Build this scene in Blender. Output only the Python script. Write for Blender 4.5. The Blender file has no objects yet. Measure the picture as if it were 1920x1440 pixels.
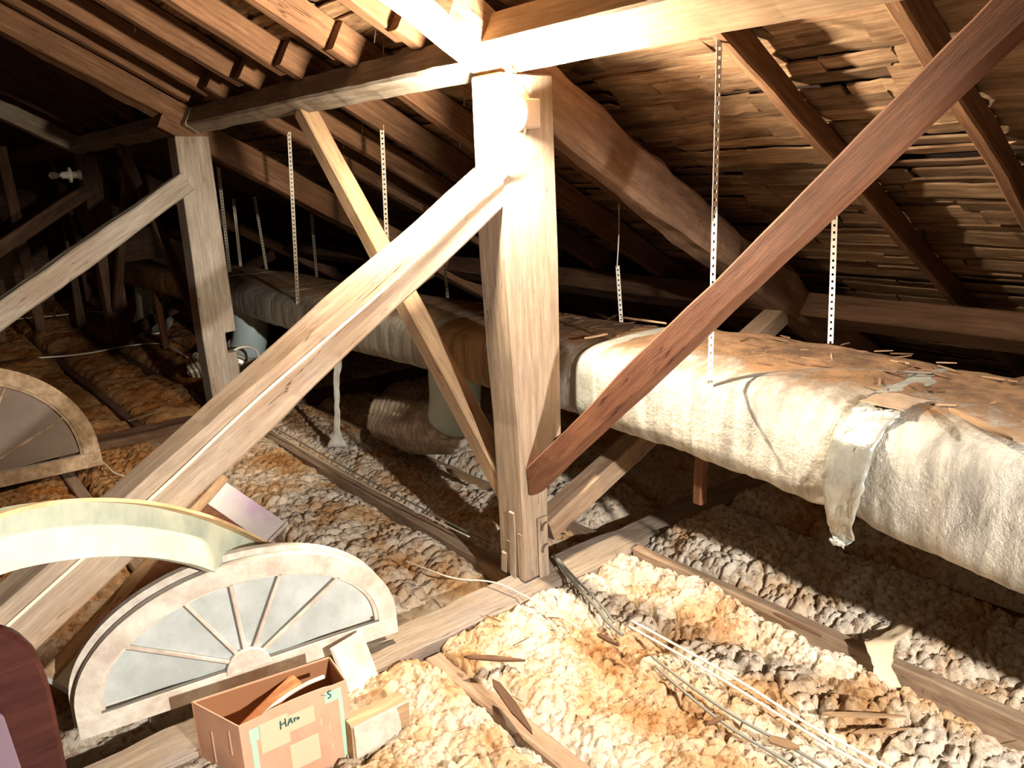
import bpy, bmesh, math, random
import numpy as np
from mathutils import Matrix, Vector
random.seed(7); np.random.seed(7)
SC = bpy.context.scene
COL = SC.collection
# ---------------------------------------------------------------- camera
F = 1471.22
RM = np.array([[0.7724987, -0.63381465, -0.03904802], [-0.19616898, -0.17970466, -0.96396264], [0.60395653, 0.7523199, -0.26315639]])
CP = np.array([-2.094, -2.549, 1.859])
cd = bpy.data.cameras.new('camera'); cam = bpy.data.objects.new('camera', cd); COL.objects.link(cam)
cd.sensor_fit = 'HORIZONTAL'; cd.sensor_width = 36; cd.lens = F / 1920 * 36; cd.clip_start = .02; cd.clip_end = 100
m = Matrix(((RM[0][0], -RM[1][0], -RM[2][0], CP[0]), (RM[0][1], -RM[1][1], -RM[2][1], CP[1]), (RM[0][2], -RM[1][2], -RM[2][2], CP[2]), (0, 0, 0, 1)))
cam.matrix_world = m; SC.camera = cam
# ---------------------------------------------------------------- light and exposure
SC.view_settings.view_transform = 'Standard'; SC.view_settings.look = 'None'; SC.view_settings.gamma = 1; SC.view_settings.use_curve_mapping = False
SC.view_settings.exposure = 0.0
w = bpy.data.worlds.new('world'); SC.world = w; w.use_nodes = True
w.node_tree.nodes['Background'].inputs[0].default_value = (1, .55, .32, 1); w.node_tree.nodes['Background'].inputs[1].default_value = .045
BULB = 5000.0
def point(name, loc, power, col, r):
    l = bpy.data.lights.new(name, 'POINT'); l.energy = power; l.color = col; l.shadow_soft_size = r
    o = bpy.data.objects.new(name, l); COL.objects.link(o); o.location = loc; return o
# the bulb of the lampholder on the near post: its light (the glass is built with the lampholder)
BP = (-.165, -.075, 2.07)
# the work light behind the photographer
sl = bpy.data.lights.new('work_light', 'SPOT'); sl.energy = 1500; sl.color = (1, .91, .80); sl.shadow_soft_size = .05; sl.spot_size = math.radians(60); sl.spot_blend = .35
so_ = bpy.data.objects.new('work_light', sl); COL.objects.link(so_); so_.location = (-1.1, -4.7, 2.2)
so_.rotation_euler = (Vector((-.45, -.4, -.25)) - Vector(so_.location)).to_track_quat('-Z', 'Y').to_euler()

# ---------------------------------------------------------------- helpers
def ray(x, y): return RM.T @ np.array([(x - 960) / F, (y - 720) / F, 1.])
def at(x, y, X=None, Y=None, Z=None):
    r = ray(x, y)
    t = (X - CP[0]) / r[0] if X is not None else (Y - CP[1]) / r[1] if Y is not None else (Z - CP[2]) / r[2]
    return Vector(CP + t * r)
def tag(o, label=None, cat=None, group=None, kind=None):
    if label: o['label'] = label
    if cat: o['category'] = cat
    if group: o['group'] = group
    if kind: o['kind'] = kind
    return o
def new(name, me, mat=None, parent=None, mw=None, smooth=False):
    o = bpy.data.objects.new(name, me); COL.objects.link(o)
    if mat and not me.materials: me.materials.append(mat)
    if smooth:
        me.polygons.foreach_set('use_smooth', [True] * len(me.polygons))
    if mw is not None: o.matrix_world = mw
    if parent: 
        o.parent = parent
        o.matrix_parent_inverse = parent.matrix_world.inverted()
    return o
def empty(name, loc, label, cat, group=None):
    o = bpy.data.objects.new(name, None); COL.objects.link(o); o.location = loc; o.empty_display_size = .05
    o.matrix_world = Matrix.Translation(loc)
    return tag(o, label, cat, group)
def mesh(name, v, f):
    me = bpy.data.meshes.new(name); me.from_pydata([tuple(p) for p in v], [], f); me.update(); return me

# numpy noise
def h3(ix, iy, iz, s=0):
    n = (ix.astype(np.int64) * 374761393 + iy.astype(np.int64) * 668265263 + iz.astype(np.int64) * 2147483647 + s * 974634777) & 0xffffffff
    n = ((n ^ (n >> 13)) * 1274126177) & 0xffffffff
    n = ((n ^ (n >> 16)) * 2246822519) & 0xffffffff
    return ((n ^ (n >> 15)) & 0xffffff) / float(0xffffff)
def vn(x, y, z=None, s=0):
    if z is None: z = np.zeros_like(x)
    ix, iy, iz = np.floor(x), np.floor(y), np.floor(z)
    fx, fy, fz = x - ix, y - iy, z - iz
    u, v, w_ = [t * t * (3 - 2 * t) for t in (fx, fy, fz)]
    r = 0
    for a in (0, 1):
        for b in (0, 1):
            for c in (0, 1):
                r = r + h3(ix + a, iy + b, iz + c, s) * (u if a else 1 - u) * (v if b else 1 - v) * (w_ if c else 1 - w_)
    return r * 2 - 1
def fbm(x, y, z=None, o=4, s=0):
    r = 0; a = .5; k = 1
    for i in range(o):
        r = r + a * vn(x * k, y * k, None if z is None else z * k, s + i); a *= .5; k *= 2.03
    return r
def worley(x, y, s=0):
    ix, iy = np.floor(x), np.floor(y); d1 = np.full(x.shape, 9.); d2 = d1.copy()
    for a in (-1, 0, 1):
        for b in (-1, 0, 1):
            jx, jy = ix + a, iy + b; z0 = np.zeros_like(jx)
            d = np.hypot(jx + h3(jx, jy, z0, s) - x, jy + h3(jx, jy, z0 + 1, s) - y)
            d2 = np.minimum(d2, np.maximum(d1, d)); d1 = np.minimum(d1, d)
    return d1, d2

# ---------------------------------------------------------------- materials
def nt(name):
    mt = bpy.data.materials.new(name); mt.use_nodes = True; t = mt.node_tree; t.nodes.clear()
    out = t.nodes.new('ShaderNodeOutputMaterial'); b = t.nodes.new('ShaderNodeBsdfPrincipled'); t.links.new(b.outputs[0], out.inputs[0])
    return mt, t, b
def N(t, ty, **k):
    n = t.nodes.new(ty)
    for a, v in k.items():
        if a.startswith('i_'): n.inputs[int(a[2:])].default_value = v
        else: setattr(n, a, v)
    return n
def ramp(t, src, stops):
    r = t.nodes.new('ShaderNodeValToRGB'); e = r.color_ramp.elements
    while len(e) < len(stops): e.new(.5)
    for i, (p, c) in enumerate(stops): e[i].position = p; e[i].color = (*c, 1)
    t.links.new(src, r.inputs[0]); return r
def coords(t, scale=(1, 1, 1), rnd=True):
    tc = t.nodes.new('ShaderNodeTexCoord'); mp = t.nodes.new('ShaderNodeMapping'); mp.inputs['Scale'].default_value = scale
    if rnd:
        oi = t.nodes.new('ShaderNodeObjectInfo'); mu = N(t, 'ShaderNodeMath', operation='MULTIPLY', i_1=37.)
        t.links.new(oi.outputs['Random'], mu.inputs[0]); ad = N(t, 'ShaderNodeVectorMath', operation='ADD')
        t.links.new(tc.outputs['Object'], ad.inputs[0]); t.links.new(mu.outputs[0], ad.inputs[1]); t.links.new(ad.outputs[0], mp.inputs[0])
    else: t.links.new(tc.outputs['Object'], mp.inputs[0])
    return mp.outputs[0]
coords0 = coords
def mixc(t, f, a, b, bt='MIX'):
    m_ = N(t, 'ShaderNodeMix', data_type='RGBA', blend_type=bt)
    if isinstance(f, float): m_.inputs[0].default_value = f
    else: t.links.new(f, m_.inputs[0])
    for i, c in ((6, a), (7, b)):
        if isinstance(c, tuple): m_.inputs[i].default_value = (*c, 1)
        else: t.links.new(c, m_.inputs[i])
    return m_.outputs[2]
def wood(name, lo, hi, stain=None, stain_amt=.5, grain=1., rough=.75, bump=.35, rvar=.0, along_y=False):
    mt, t, b = nt(name)
    def coords(t, sc): return coords0(t, (sc[1], sc[0], sc[2]) if along_y else sc)
    g = N(t, 'ShaderNodeTexNoise', i_2=3., i_3=6., i_4=.65); t.links.new(coords(t, (1.2, 16 * grain, 16 * grain)), g.inputs[0])
    fine = N(t, 'ShaderNodeTexNoise', i_2=6., i_3=4., i_4=.7); t.links.new(coords(t, (3, 60, 60)), fine.inputs[0])
    bl = N(t, 'ShaderNodeTexNoise', i_2=2.4, i_3=5., i_4=.6); t.links.new(coords(t, (1, 2, 2)), bl.inputs[0])
    c = ramp(t, g.outputs[0], [(.3, lo), (.55, tuple((a + d) / 2 for a, d in zip(lo, hi))), (.72, hi)]).outputs[0]
    cr = ramp(t, fine.outputs[0], [(.3, (.55, .5, .45)), (.48, (1, 1, 1))]).outputs[0]
    c = mixc(t, .55, c, cr, 'MULTIPLY')
    if stain:
        sr = ramp(t, bl.outputs[0], [(.46, (0, 0, 0)), (.66, (stain_amt,) * 3)]).outputs[0]
        c = mixc(t, sr, c, stain)
    # long drying cracks
    ck = N(t, 'ShaderNodeTexNoise', i_2=2., i_3=3., i_4=.5); t.links.new(coords(t, (.5, 14, 14)), ck.inputs[0])
    ckr = ramp(t, ck.outputs[0], [(.487, (1, 1, 1)), (.5, (.22, .14, .1)), (.513, (1, 1, 1))]).outputs[0]
    mk = ramp(t, bl.outputs[0], [(.55, (0, 0, 0)), (.6, (1, 1, 1))]).outputs[0]
    c = mixc(t, mk, c, mixc(t, 1., c, ckr, 'MULTIPLY'))
    if rvar:
        oi = t.nodes.new('ShaderNodeObjectInfo'); rr = ramp(t, oi.outputs['Random'], [(0, (1 - rvar,) * 3), (1, (1, 1, 1))]).outputs[0]
        c = mixc(t, 1., c, rr, 'MULTIPLY')
    t.links.new(c, b.inputs['Base Color']); b.inputs['Roughness'].default_value = rough; b.inputs['Specular IOR Level'].default_value = .25
    bp = N(t, 'ShaderNodeBump', i_0=bump, i_1=.01); ad = N(t, 'ShaderNodeMath', operation='ADD')
    t.links.new(g.outputs[0], ad.inputs[0]); t.links.new(fine.outputs[0], ad.inputs[1]); t.links.new(ad.outputs[0], bp.inputs['Height']); t.links.new(bp.outputs[0], b.inputs['Normal'])
    return mt
W_POST = wood('pale_sawn_oak', (.27, .20, .145), (.54, .43, .32), (.31, .25, .21), .6)
W_PALE = wood('pale_pine', (.34, .22, .13), (.62, .45, .28), (.40, .25, .15), .5)
W_GREY = wood('weathered_grey_timber', (.25, .21, .17), (.52, .47, .40), (.27, .18, .12), .5)
W_BRACE = wood('brace_timber', (.30, .23, .17), (.58, .48, .38), (.36, .22, .13), .5)
W_BRN = wood('red_brown_timber', (.11, .045, .025), (.27, .125, .07), (.15, .06, .035), .5)
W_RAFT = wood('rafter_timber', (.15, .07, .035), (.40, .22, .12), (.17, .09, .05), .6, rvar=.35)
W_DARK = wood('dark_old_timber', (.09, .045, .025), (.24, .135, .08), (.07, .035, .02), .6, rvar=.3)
W_PRIN = wood('rough_hewn_principal', (.22, .12, .07), (.46, .30, .2), (.16, .09, .06), .7, grain=.6, bump=.9)
W_SHIN = wood('shingle_wood', (.22, .11, .055), (.78, .54, .32), (.12, .06, .03), .6, grain=.8, rvar=.6, bump=.6, along_y=True)
W_JOIST = wood('joist_timber', (.26, .17, .11), (.50, .38, .27), (.22, .14, .1), .5)
W_TIE = wood('tie_beam_timber', (.28, .21, .16), (.56, .47, .37), (.36, .33, .33), .6, grain=1.4, bump=.8)
W_MAROON = wood('dark_maroon_wood', (.045, .012, .01), (.085, .025, .02), (.03, .012, .012), .5, rough=.4, bump=.1)

def plain(name, col, rough=.6, metal=0., noise=None, ns=6., bump=0., bs=40., spec=.4):
    mt, t, b = nt(name); c = None
    if noise:
        n = N(t, 'ShaderNodeTexNoise', i_2=ns, i_3=6., i_4=.65); t.links.new(coords(t), n.inputs[0])
        c = ramp(t, n.outputs[0], [(.38, noise), (.62, col)]).outputs[0]; t.links.new(c, b.inputs['Base Color'])
    else: b.inputs['Base Color'].default_value = (*col, 1)
    b.inputs['Roughness'].default_value = rough; b.inputs['Metallic'].default_value = metal; b.inputs['Specular IOR Level'].default_value = spec
    if bump:
        n2 = N(t, 'ShaderNodeTexNoise', i_2=bs, i_3=5., i_4=.6); t.links.new(coords(t), n2.inputs[0])
        bp = N(t, 'ShaderNodeBump', i_0=bump, i_1=.01); t.links.new(n2.outputs[0], bp.inputs['Height']); t.links.new(bp.outputs[0], b.inputs['Normal'])
    return mt
M_WHITE = plain('peeling_white_paint', (.72, .71, .63), .55, noise=(.52, .44, .38), ns=9, bump=.3, bs=30)
M_GREEN = plain('pale_green_paint', (.60, .66, .54), .5, noise=(.40, .47, .40), ns=5, bump=.2, bs=25)
M_CREAMW = plain('raw_pine_edge', (.66, .50, .30), .7, noise=(.5, .33, .18), ns=7)
M_GLASS = plain('dusty_pane', (.60, .66, .68), .3, noise=(.42, .48, .48), ns=4, spec=.5)
M_DUSTG = plain('dirty_brown_pane', (.13, .085, .06), .45, noise=(.09, .06, .04), ns=4)
M_OLDW = plain('flaking_brownish_frame', (.42, .31, .2), .7, noise=(.22, .14, .08), ns=14, bump=.5)
M_BEADSHADE = plain('grey_bead_shade', (.16, .15, .13), .6)  # grey of the rail bead and of the muntins' painted shadow lines
M_CABLE = plain('white_cable_sheath', (.82, .76, .62), .45)
M_WIREG = plain('grey_cable_sheath', (.20, .20, .18), .5)
M_WIRED = plain('dark_wire', (.12, .10, .08), .5)
M_STRAP = plain('galvanised_strap', (.82, .78, .68), .45, .15)
M_PORC = plain('white_porcelain', (.85, .82, .75), .25, spec=.6)
M_BOXM = plain('grey_junction_box', (.5, .42, .34), .5)
M_BLUE = plain('pale_blue_duct_collar', (.60, .76, .76), .35, .1)
M_CARD = plain('pink_cardboard', (.68, .40, .28), .8, noise=(.58, .32, .22), ns=5)
M_CARDL = plain('faded_cardboard', (.74, .54, .38), .8)
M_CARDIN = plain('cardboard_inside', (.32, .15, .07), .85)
M_MINT = plain('mint_print', (.42, .64, .52), .7)
M_INK = plain('dark_teal_ink', (.02, .13, .13), .6)
M_ORG = plain('orange_wood_sheet', (.55, .24, .09), .7, noise=(.40, .16, .06), ns=12)
M_PLAST = plain('clouded_plastic', (.66, .66, .58), .35, noise=(.45, .44, .38), ns=12)
M_NAIL = plain('nail_steel', (.5, .42, .34), .4, .6)
M_TAPE = plain('crinkled_grey_tape', (.50, .52, .48), .35, .45, noise=(.38, .38, .34), ns=10, bump=.6, bs=30)
M_TAPED = plain('dusty_tape', (.36, .27, .2), .6, .1, noise=(.28, .2, .14), ns=14)
M_DARKW = plain('dark_void', (.03, .015, .01), .9)
M_CHIP = wood('splinter_wood', (.28, .17, .1), (.55, .38, .22), rvar=.5)
M_CHIPD = wood('dark_splinter_wood', (.14, .07, .04), (.30, .17, .1), rvar=.5)
def emis(name, col, s):
    mt, t, b = nt(name); b.inputs['Base Color'].default_value = (*col, 1); b.inputs['Emission Color'].default_value = (*col, 1); b.inputs['Emission Strength'].default_value = s; return mt
M_BULB = emis('lit_bulb_glass', (1, .83, .61), BULB)
def glassy():
    mt, t, b = nt('clear_bulb_glass'); b.inputs['Base Color'].default_value = (.9, .85, .8, 1); b.inputs['Roughness'].default_value = .05
    b.inputs['Transmission Weight'].default_value = .9; return mt
M_CLEAR = glassy()
def insul():
    mt, t, b = nt('loft_insulation_wool')
    v = coords(t, (1, 1, 1), False)
    n1 = N(t, 'ShaderNodeTexNoise', i_2=2.2, i_3=6., i_4=.6); t.links.new(v, n1.inputs[0])
    n2 = N(t, 'ShaderNodeTexNoise', i_2=26., i_3=6., i_4=.7); t.links.new(v, n2.inputs[0])
    c = ramp(t, n1.outputs[0], [(.33, (.52, .27, .11)), (.43, (.70, .48, .28)), (.52, (.84, .74, .60)), (.7, (.88, .84, .76))]).outputs[0]
    c2 = ramp(t, n2.outputs[0], [(.36, (.42, .26, .16)), (.50, (1, 1, 1))]).outputs[0]
    c = mixc(t, .8, c, c2, 'MULTIPLY')
    # dusty wool, with the weak light at the back painted in as brown
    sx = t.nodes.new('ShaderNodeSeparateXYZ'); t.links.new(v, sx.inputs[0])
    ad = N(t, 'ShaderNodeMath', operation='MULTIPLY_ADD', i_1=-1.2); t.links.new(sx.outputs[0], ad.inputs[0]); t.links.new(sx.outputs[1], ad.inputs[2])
    back_dim = ramp(t, ad.outputs[0], [(0., (0, 0, 0)), (1., (1, 1, 1))]); back_dim.color_ramp.elements[0].position = 0
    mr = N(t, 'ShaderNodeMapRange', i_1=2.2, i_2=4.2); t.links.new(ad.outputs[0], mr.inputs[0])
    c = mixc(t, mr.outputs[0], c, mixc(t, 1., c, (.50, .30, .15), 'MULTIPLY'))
    t.links.new(c, b.inputs['Base Color']); b.inputs['Roughness'].default_value = .95; b.inputs['Specular IOR Level'].default_value = .1
    n3 = N(t, 'ShaderNodeTexNoise', i_2=60., i_3=8., i_4=.75); t.links.new(v, n3.inputs[0])
    bp = N(t, 'ShaderNodeBump', i_0=.8, i_1=.02); t.links.new(n3.outputs[0], bp.inputs['Height']); t.links.new(bp.outputs[0], b.inputs['Normal'])
    return mt
M_INS = insul()
def foil(name, base, gold=0.):
    mt, t, b = nt(name); v = coords(t, (1, 1, 1), False)
    ge = t.nodes.new('ShaderNodeNewGeometry'); sp = t.nodes.new('ShaderNodeSeparateXYZ'); t.links.new(ge.outputs['Normal'], sp.inputs[0])
    n1 = N(t, 'ShaderNodeTexNoise', i_2=7., i_3=7., i_4=.7); t.links.new(v, n1.inputs[0])
    n2 = N(t, 'ShaderNodeTexNoise', i_2=3., i_3=5., i_4=.6); t.links.new(coords(t, (3.5, 6, .8), False), n2.inputs[0])
    ad = N(t, 'ShaderNodeMath', operation='MULTIPLY_ADD', i_1=.9); t.links.new(n1.outputs[0], ad.inputs[0]); t.links.new(sp.outputs[2], ad.inputs[2])
    sv = t.nodes.new('ShaderNodeSeparateXYZ'); t.links.new(v, sv.inputs[0]); bk = N(t, 'ShaderNodeMath', operation='MULTIPLY_ADD', i_1=.9); t.links.new(sv.outputs[0], bk.inputs[0]); t.links.new(ad.outputs[0], bk.inputs[2])
    dust = N(t, 'ShaderNodeMapRange', i_1=1.62, i_2=1.95); t.links.new(bk.outputs[0], dust.inputs[0])
    # silver wrapping with soft creases, brown roof dust lying on whatever faces up
    pr = ramp(t, n2.outputs[0], [(.38, tuple(x * .55 for x in base)), (.58, base)]).outputs[0]; c = pr
    dc = ramp(t, n1.outputs[0], [(.35, (.07, .035, .015)), (.62, (.27, .15, .07))]).outputs[0]
    c = mixc(t, dust.outputs[0], c, dc)
    t.links.new(c, b.inputs['Base Color'])
    mm = N(t, 'ShaderNodeMapRange', i_1=0., i_2=1., i_3=.55, i_4=0.); t.links.new(dust.outputs[0], mm.inputs[0]); t.links.new(mm.outputs[0], b.inputs['Metallic'])
    rr = N(t, 'ShaderNodeMapRange', i_1=0., i_2=1., i_3=.42, i_4=.9); t.links.new(dust.outputs[0], rr.inputs[0]); t.links.new(rr.outputs[0], b.inputs['Roughness'])
    n3 = N(t, 'ShaderNodeTexNoise', i_2=16., i_3=8., i_4=.7); t.links.new(v, n3.inputs[0])
    bp = N(t, 'ShaderNodeBump', i_0=.9, i_1=.03); t.links.new(n3.outputs[0], bp.inputs['Height']); t.links.new(bp.outputs[0], b.inputs['Normal'])
    return mt
M_FOIL = foil('silver_duct_wrap', (.64, .62, .55))
M_FOILG = foil('tarnished_gold_duct_wrap', (.55, .38, .20))
M_FLEX = plain('crinkled_flex_foil', (.72, .68, .60), .34, .45, noise=(.48, .42, .34), ns=10)
def printed():
    mt, t, b = nt('white_panel_with_purple_stain'); v = coords(t, (1, 1, 1), False)
    n = N(t, 'ShaderNodeTexNoise', i_2=9., i_3=5., i_4=.6); t.links.new(v, n.inputs[0])
    g = N(t, 'ShaderNodeTexGradient', gradient_type='SPHERICAL'); mp = t.nodes.new('ShaderNodeMapping'); mp.inputs['Location'].default_value = (0, 0, 0); mp.inputs['Scale'].default_value = (3.2, 3.2, 3.2)
    t.links.new(v, mp.inputs[0]); t.links.new(mp.outputs[0], g.inputs[0])
    mu = N(t, 'ShaderNodeMath', operation='MULTIPLY'); t.links.new(g.outputs[0], mu.inputs[0]); t.links.new(n.outputs[0], mu.inputs[1])
    c = ramp(t, mu.outputs[0], [(.15, (.72, .68, .70)), (.42, (.58, .44, .62))]).outputs[0]
    t.links.new(c, b.inputs['Base Color']); b.inputs['Roughness'].default_value = .5; return mt
M_PRINT = printed()

# ---------------------------------------------------------------- shape builders
def frame(p0, p1, up):
    p0, p1 = Vector(p0), Vector(p1); x = (p1 - p0).normalized(); z = Vector(up); z = (z - x * z.dot(x)).normalized(); y = z.cross(x)
    return Matrix(((x.x, y.x, z.x, p0.x), (x.y, y.y, z.y, p0.y), (x.z, y.z, z.z, p0.z), (0, 0, 0, 1))), (p1 - p0).length
def beam_mesh(L, w0, h0, w1=None, h1=None, ch=.008, rough=.004, seg=.07, seed=0, cut0=0., cut1=0., rounded=0):
    """bar along local x, centred in y, top face at z=0 going down to -h; cut0/cut1 shear the end faces"""
    w1 = w0 if w1 is None else w1; h1 = h0 if h1 is None else h1
    n = max(2, int(L / seg)); vs = []; fs = []
    for i in range(n + 1):
        t = i / n; w = w0 + (w1 - w0) * t; h = h0 + (h1 - h0) * t; c = ch
        if rounded:
            pr = []
            for k in range(12):
                a = 2 * math.pi * k / 12 + .26; q = abs(math.cos(a)) ** .55, abs(math.sin(a)) ** .55
                pr.append((math.copysign(q[0], math.cos(a)) * w / 2, -h / 2 + math.copysign(q[1], math.sin(a)) * h / 2))
        else:
            pr = []
            m_ = 2
            cor = [(-w / 2, 0, 0), (w / 2, 0, 0), (w / 2, -h, 0), (-w / 2, -h, 0)]
            pts = [(-w / 2 + c, 0), (0, 0), (w / 2 - c, 0), (w / 2, -c), (w / 2, -h / 2), (w / 2, -h + c), (w / 2 - c, -h), (0, -h), (-w / 2 + c, -h), (-w / 2, -h + c), (-w / 2, -h / 2), (-w / 2, -c)]
            pr = pts
        for (y, z) in pr: vs.append((t * L + (cut0 * z * (1 - t)) + (cut1 * z * t), y, z))
    v = np.array(vs)
    if rough:
        for k, (sx, am) in enumerate(((2.2, 1.), (9., .5))):
            v[:, 1] += am * rough * vn(v[:, 0] * sx + seed, v[:, 1] * 12, v[:, 2] * 12, seed + k) * 1.4
            v[:, 2] += am * rough * vn(v[:, 0] * sx - seed, v[:, 1] * 12 + 5, v[:, 2] * 12, seed + 50 + k) * 1.4
    K = 12
    for i in range(n):
        for k in range(K):
            a, b = i * K + k, i * K + (k + 1) % K; fs.append((b, a, a + K, b + K))
    fs.append(tuple(range(K))); fs.append(tuple(range(n * K + K - 1, n * K - 1, -1)))
    return mesh('beam', v, fs)
SEED = [1]
def beam(name, p0, p1, w, h, mat, label=None, cat='timber', up=(0, 0, 1), group=None, parent=None, w1=None, h1=None, **k):
    SEED[0] += 3
    M, L = frame(p0, p1, up)
    me = beam_mesh(L, w, h, w1, h1, seed=SEED[0], **k)
    o = new(name, me, mat, parent, M)
    if label: tag(o, label, cat, group)
    return o
def prism(name, pts, y0, y1, mat, parent=None, M=None, bev=.006, seg=0):
    """polygon pts in (x,z), extruded along y"""
    bm = bmesh.new(); a = [bm.verts.new((p[0], y0, p[1])) for p in pts]; f = bm.faces.new(a)
    bm.normal_update()
    r = bmesh.ops.extrude_face_region(bm, geom=[f]); vv = [g for g in r['geom'] if isinstance(g, bmesh.types.BMVert)]
    bmesh.ops.translate(bm, verts=vv, vec=(0, y1 - y0, 0)); bmesh.ops.recalc_face_normals(bm, faces=bm.faces)
    if bev: bmesh.ops.bevel(bm, geom=list(bm.edges), offset=bev, segments=1, affect='EDGES', clamp_overlap=True)
    me = bpy.data.meshes.new(name); bm.to_mesh(me); bm.free()
    return new(name, me, mat, parent, M)
def tube_mesh(pts, r, K=6, smooth_iter=2, caps=True):
    P = [Vector(p) for p in pts]
    rr = r if hasattr(r, '__len__') else [r] * len(P); rr = list(rr)
    for _ in range(smooth_iter):
        Q = [P[0]]; R2 = [rr[0]]
        for i in range(len(P) - 1):
            Q += [P[i] * .75 + P[i + 1] * .25, P[i] * .25 + P[i + 1] * .75]; R2 += [rr[i] * .75 + rr[i + 1] * .25, rr[i] * .25 + rr[i + 1] * .75]
        Q.append(P[-1]); R2.append(rr[-1]); P, rr = Q, R2
    vs = []; fs = []; nrm = Vector((.31, .2, .93))
    for i, p in enumerate(P):
        t = (P[min(i + 1, len(P) - 1)] - P[max(i - 1, 0)]).normalized(); nrm = (nrm - t * nrm.dot(t)).normalized(); b = t.cross(nrm)
        for k in range(K):
            a = 2 * math.pi * k / K; vs.append(p + (nrm * math.cos(a) + b * math.sin(a)) * rr[i])
    for i in range(len(P) - 1):
        for k in range(K): fs.append((i * K + k, i * K + (k + 1) % K, (i + 1) * K + (k + 1) % K, (i + 1) * K + k))
    if caps: fs.append(tuple(range(K - 1, -1, -1))); fs.append(tuple(range((len(P) - 1) * K, len(P) * K)))
    return mesh('tube', vs, fs)
def cable(name, pts, r, mat, label=None, cat='cable', parent=None, group=None, **k):
    P = [Vector(p) for p in pts]; o = P[0].copy()
    me = tube_mesh([p - o for p in P], r, **k); ob = new(name, me, mat, parent, Matrix.Translation(o), smooth=True)
    if label: tag(ob, label, cat, group)
    return ob
def lathe(name, prof, mat, parent, M, K=20):
    vs = []; fs = []
    for (x, r) in prof:
        for k in range(K): a = 2 * math.pi * k / K; vs.append((x, math.cos(a) * r, math.sin(a) * r))
    for i in range(len(prof) - 1):
        for k in range(K): fs.append((i * K + k, (i + 1) * K + k, (i + 1) * K + (k + 1) % K, i * K + (k + 1) % K))
    fs.append(tuple(range(K))); fs.append(tuple(range(len(prof) * K - 1, (len(prof) - 1) * K - 1, -1)))
    return new(name, mesh(name, vs, fs), mat, parent, M, smooth=True)
def box(name, lo, hi, mat, parent=None, M=None, bev=.003):
    return prism(name, [(lo[0], lo[2]), (hi[0], lo[2]), (hi[0], hi[2]), (lo[0], hi[2])], lo[1], hi[1], mat, parent, M, bev)

B = .563; TH = math.atan(B); RN = Vector((math.sin(TH), 0, math.cos(TH)))   # roof: underside of rafters z = 2.40 - B x
def roofz(x, a=2.40): return a - B * x
# ================================================================ SETTING
fl = new('floor', mesh('floor', [(-3.6, -3.2, -.34), (5.2, -3.2, -.34), (5.2, 13.2, -.34), (-3.6, 13.2, -.34), (-3.6, -3.2, -.4), (5.2, -3.2, -.4), (5.2, 13.2, -.4), (-3.6, 13.2, -.4)], [(0, 1, 2, 3), (7, 6, 5, 4), (0, 4, 5, 1), (1, 5, 6, 2), (2, 6, 7, 3), (3, 7, 4, 0)]), M_DARKW); tag(fl, kind='structure')
wf = box('wall_far', (-3.6, 13.0, -.34), (5.0, 13.2, 4.4), W_DARK); tag(wf, kind='structure')
Mroof = Matrix(((math.cos(TH), 0, math.sin(TH), 0), (0, 1, 0, 0), (-math.sin(TH), 0, math.cos(TH), 2.40 + .170), (0, 0, 0, 1)))
# roof deck behind the shingles (local x down the slope, z outwards)
ce = box('ceiling', (-3.6, -3.2, .05), (5.2, 13.1, .09), M_DARKW, None, Mroof); tag(ce, kind='structure')

# roof shingles, seen from underneath: courses of short split boards
def shingle(Lx, Ly, th, seed):
    """rough split board, length Ly along y, Lx down the slope, lower edge hanging in"""
    r = random.Random(seed); n = 6; vs = []; fs = []
    for j in range(n + 1):
        y = Ly * (j / n - .5)
        e0 = -Lx / 2 + r.uniform(-.006, .004); e1 = Lx / 2 + r.uniform(-.010, .008)
        if j in (0, n): y += r.uniform(-.012, .012)
        zt = r.uniform(-.003, .003)
        vs += [(e0, y, zt + .002), (e1, y + r.uniform(-.004, .004), zt - th), (e1 - .004, y, zt + .002), (e0, y, zt + .012)]
    for j in range(n):
        a = j * 4; b_ = a + 4
        fs += [(a, b_, b_ + 1, a + 1), (a + 1, b_ + 1, b_ + 2, a + 2), (a + 2, b_ + 2, b_ + 3, a + 3), (a + 3, b_ + 3, b_, a)]
    fs += [(0, 1, 2, 3), (n * 4 + 3, n * 4 + 2, n * 4 + 1, n * 4)]
    return mesh('shingle', vs, fs)
protos = [shingle(.095, ly, th, i) for i, (ly, th) in enumerate([(a, b_) for a in (.26, .4, .55, .75, .95) for b_ in (.012, .018, .026)])]
for p in protos: p.materials.append(W_SHIN)
cells = []
u = -2.6
k = 0
while u < 5.0:
    y = -3.1 + random.random() * .3
    while y < 12.8:
        ip = random.randrange(len(protos)); ly = (.26, .4, .55, .75, .95)[ip // 3]
        if y > 4: ip = random.choice([12, 13, 14]); ly = .95
        cy = y + ly / 2; y += ly + random.choice([.0, .003, .006, .015])
        zz = random.uniform(.012, .034); xx = u + random.uniform(-.008, .008)
        P_ = Mroof @ Vector((xx, cy, zz))
        q = RM @ (np.array(P_) - CP)
        if q[2] < .2: vis = 0
        else:
            sx, sy = F * q[0] / q[2] + 960, F * q[1] / q[2] + 720
            vis = (ly / q[2] ** 2) if (-40 < sx < 1960 and -40 < sy < 800) else 0
            if -250 < sx < 2200 and -350 < sy < 900 and vis == 0: vis = -1
        if vis != 0: cells.append((vis, ip, xx, cy, zz, random.uniform(-.02, .02), random.uniform(-.50, -.06)))
    u += .080
cells.sort(key=lambda c: -c[0])
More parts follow.
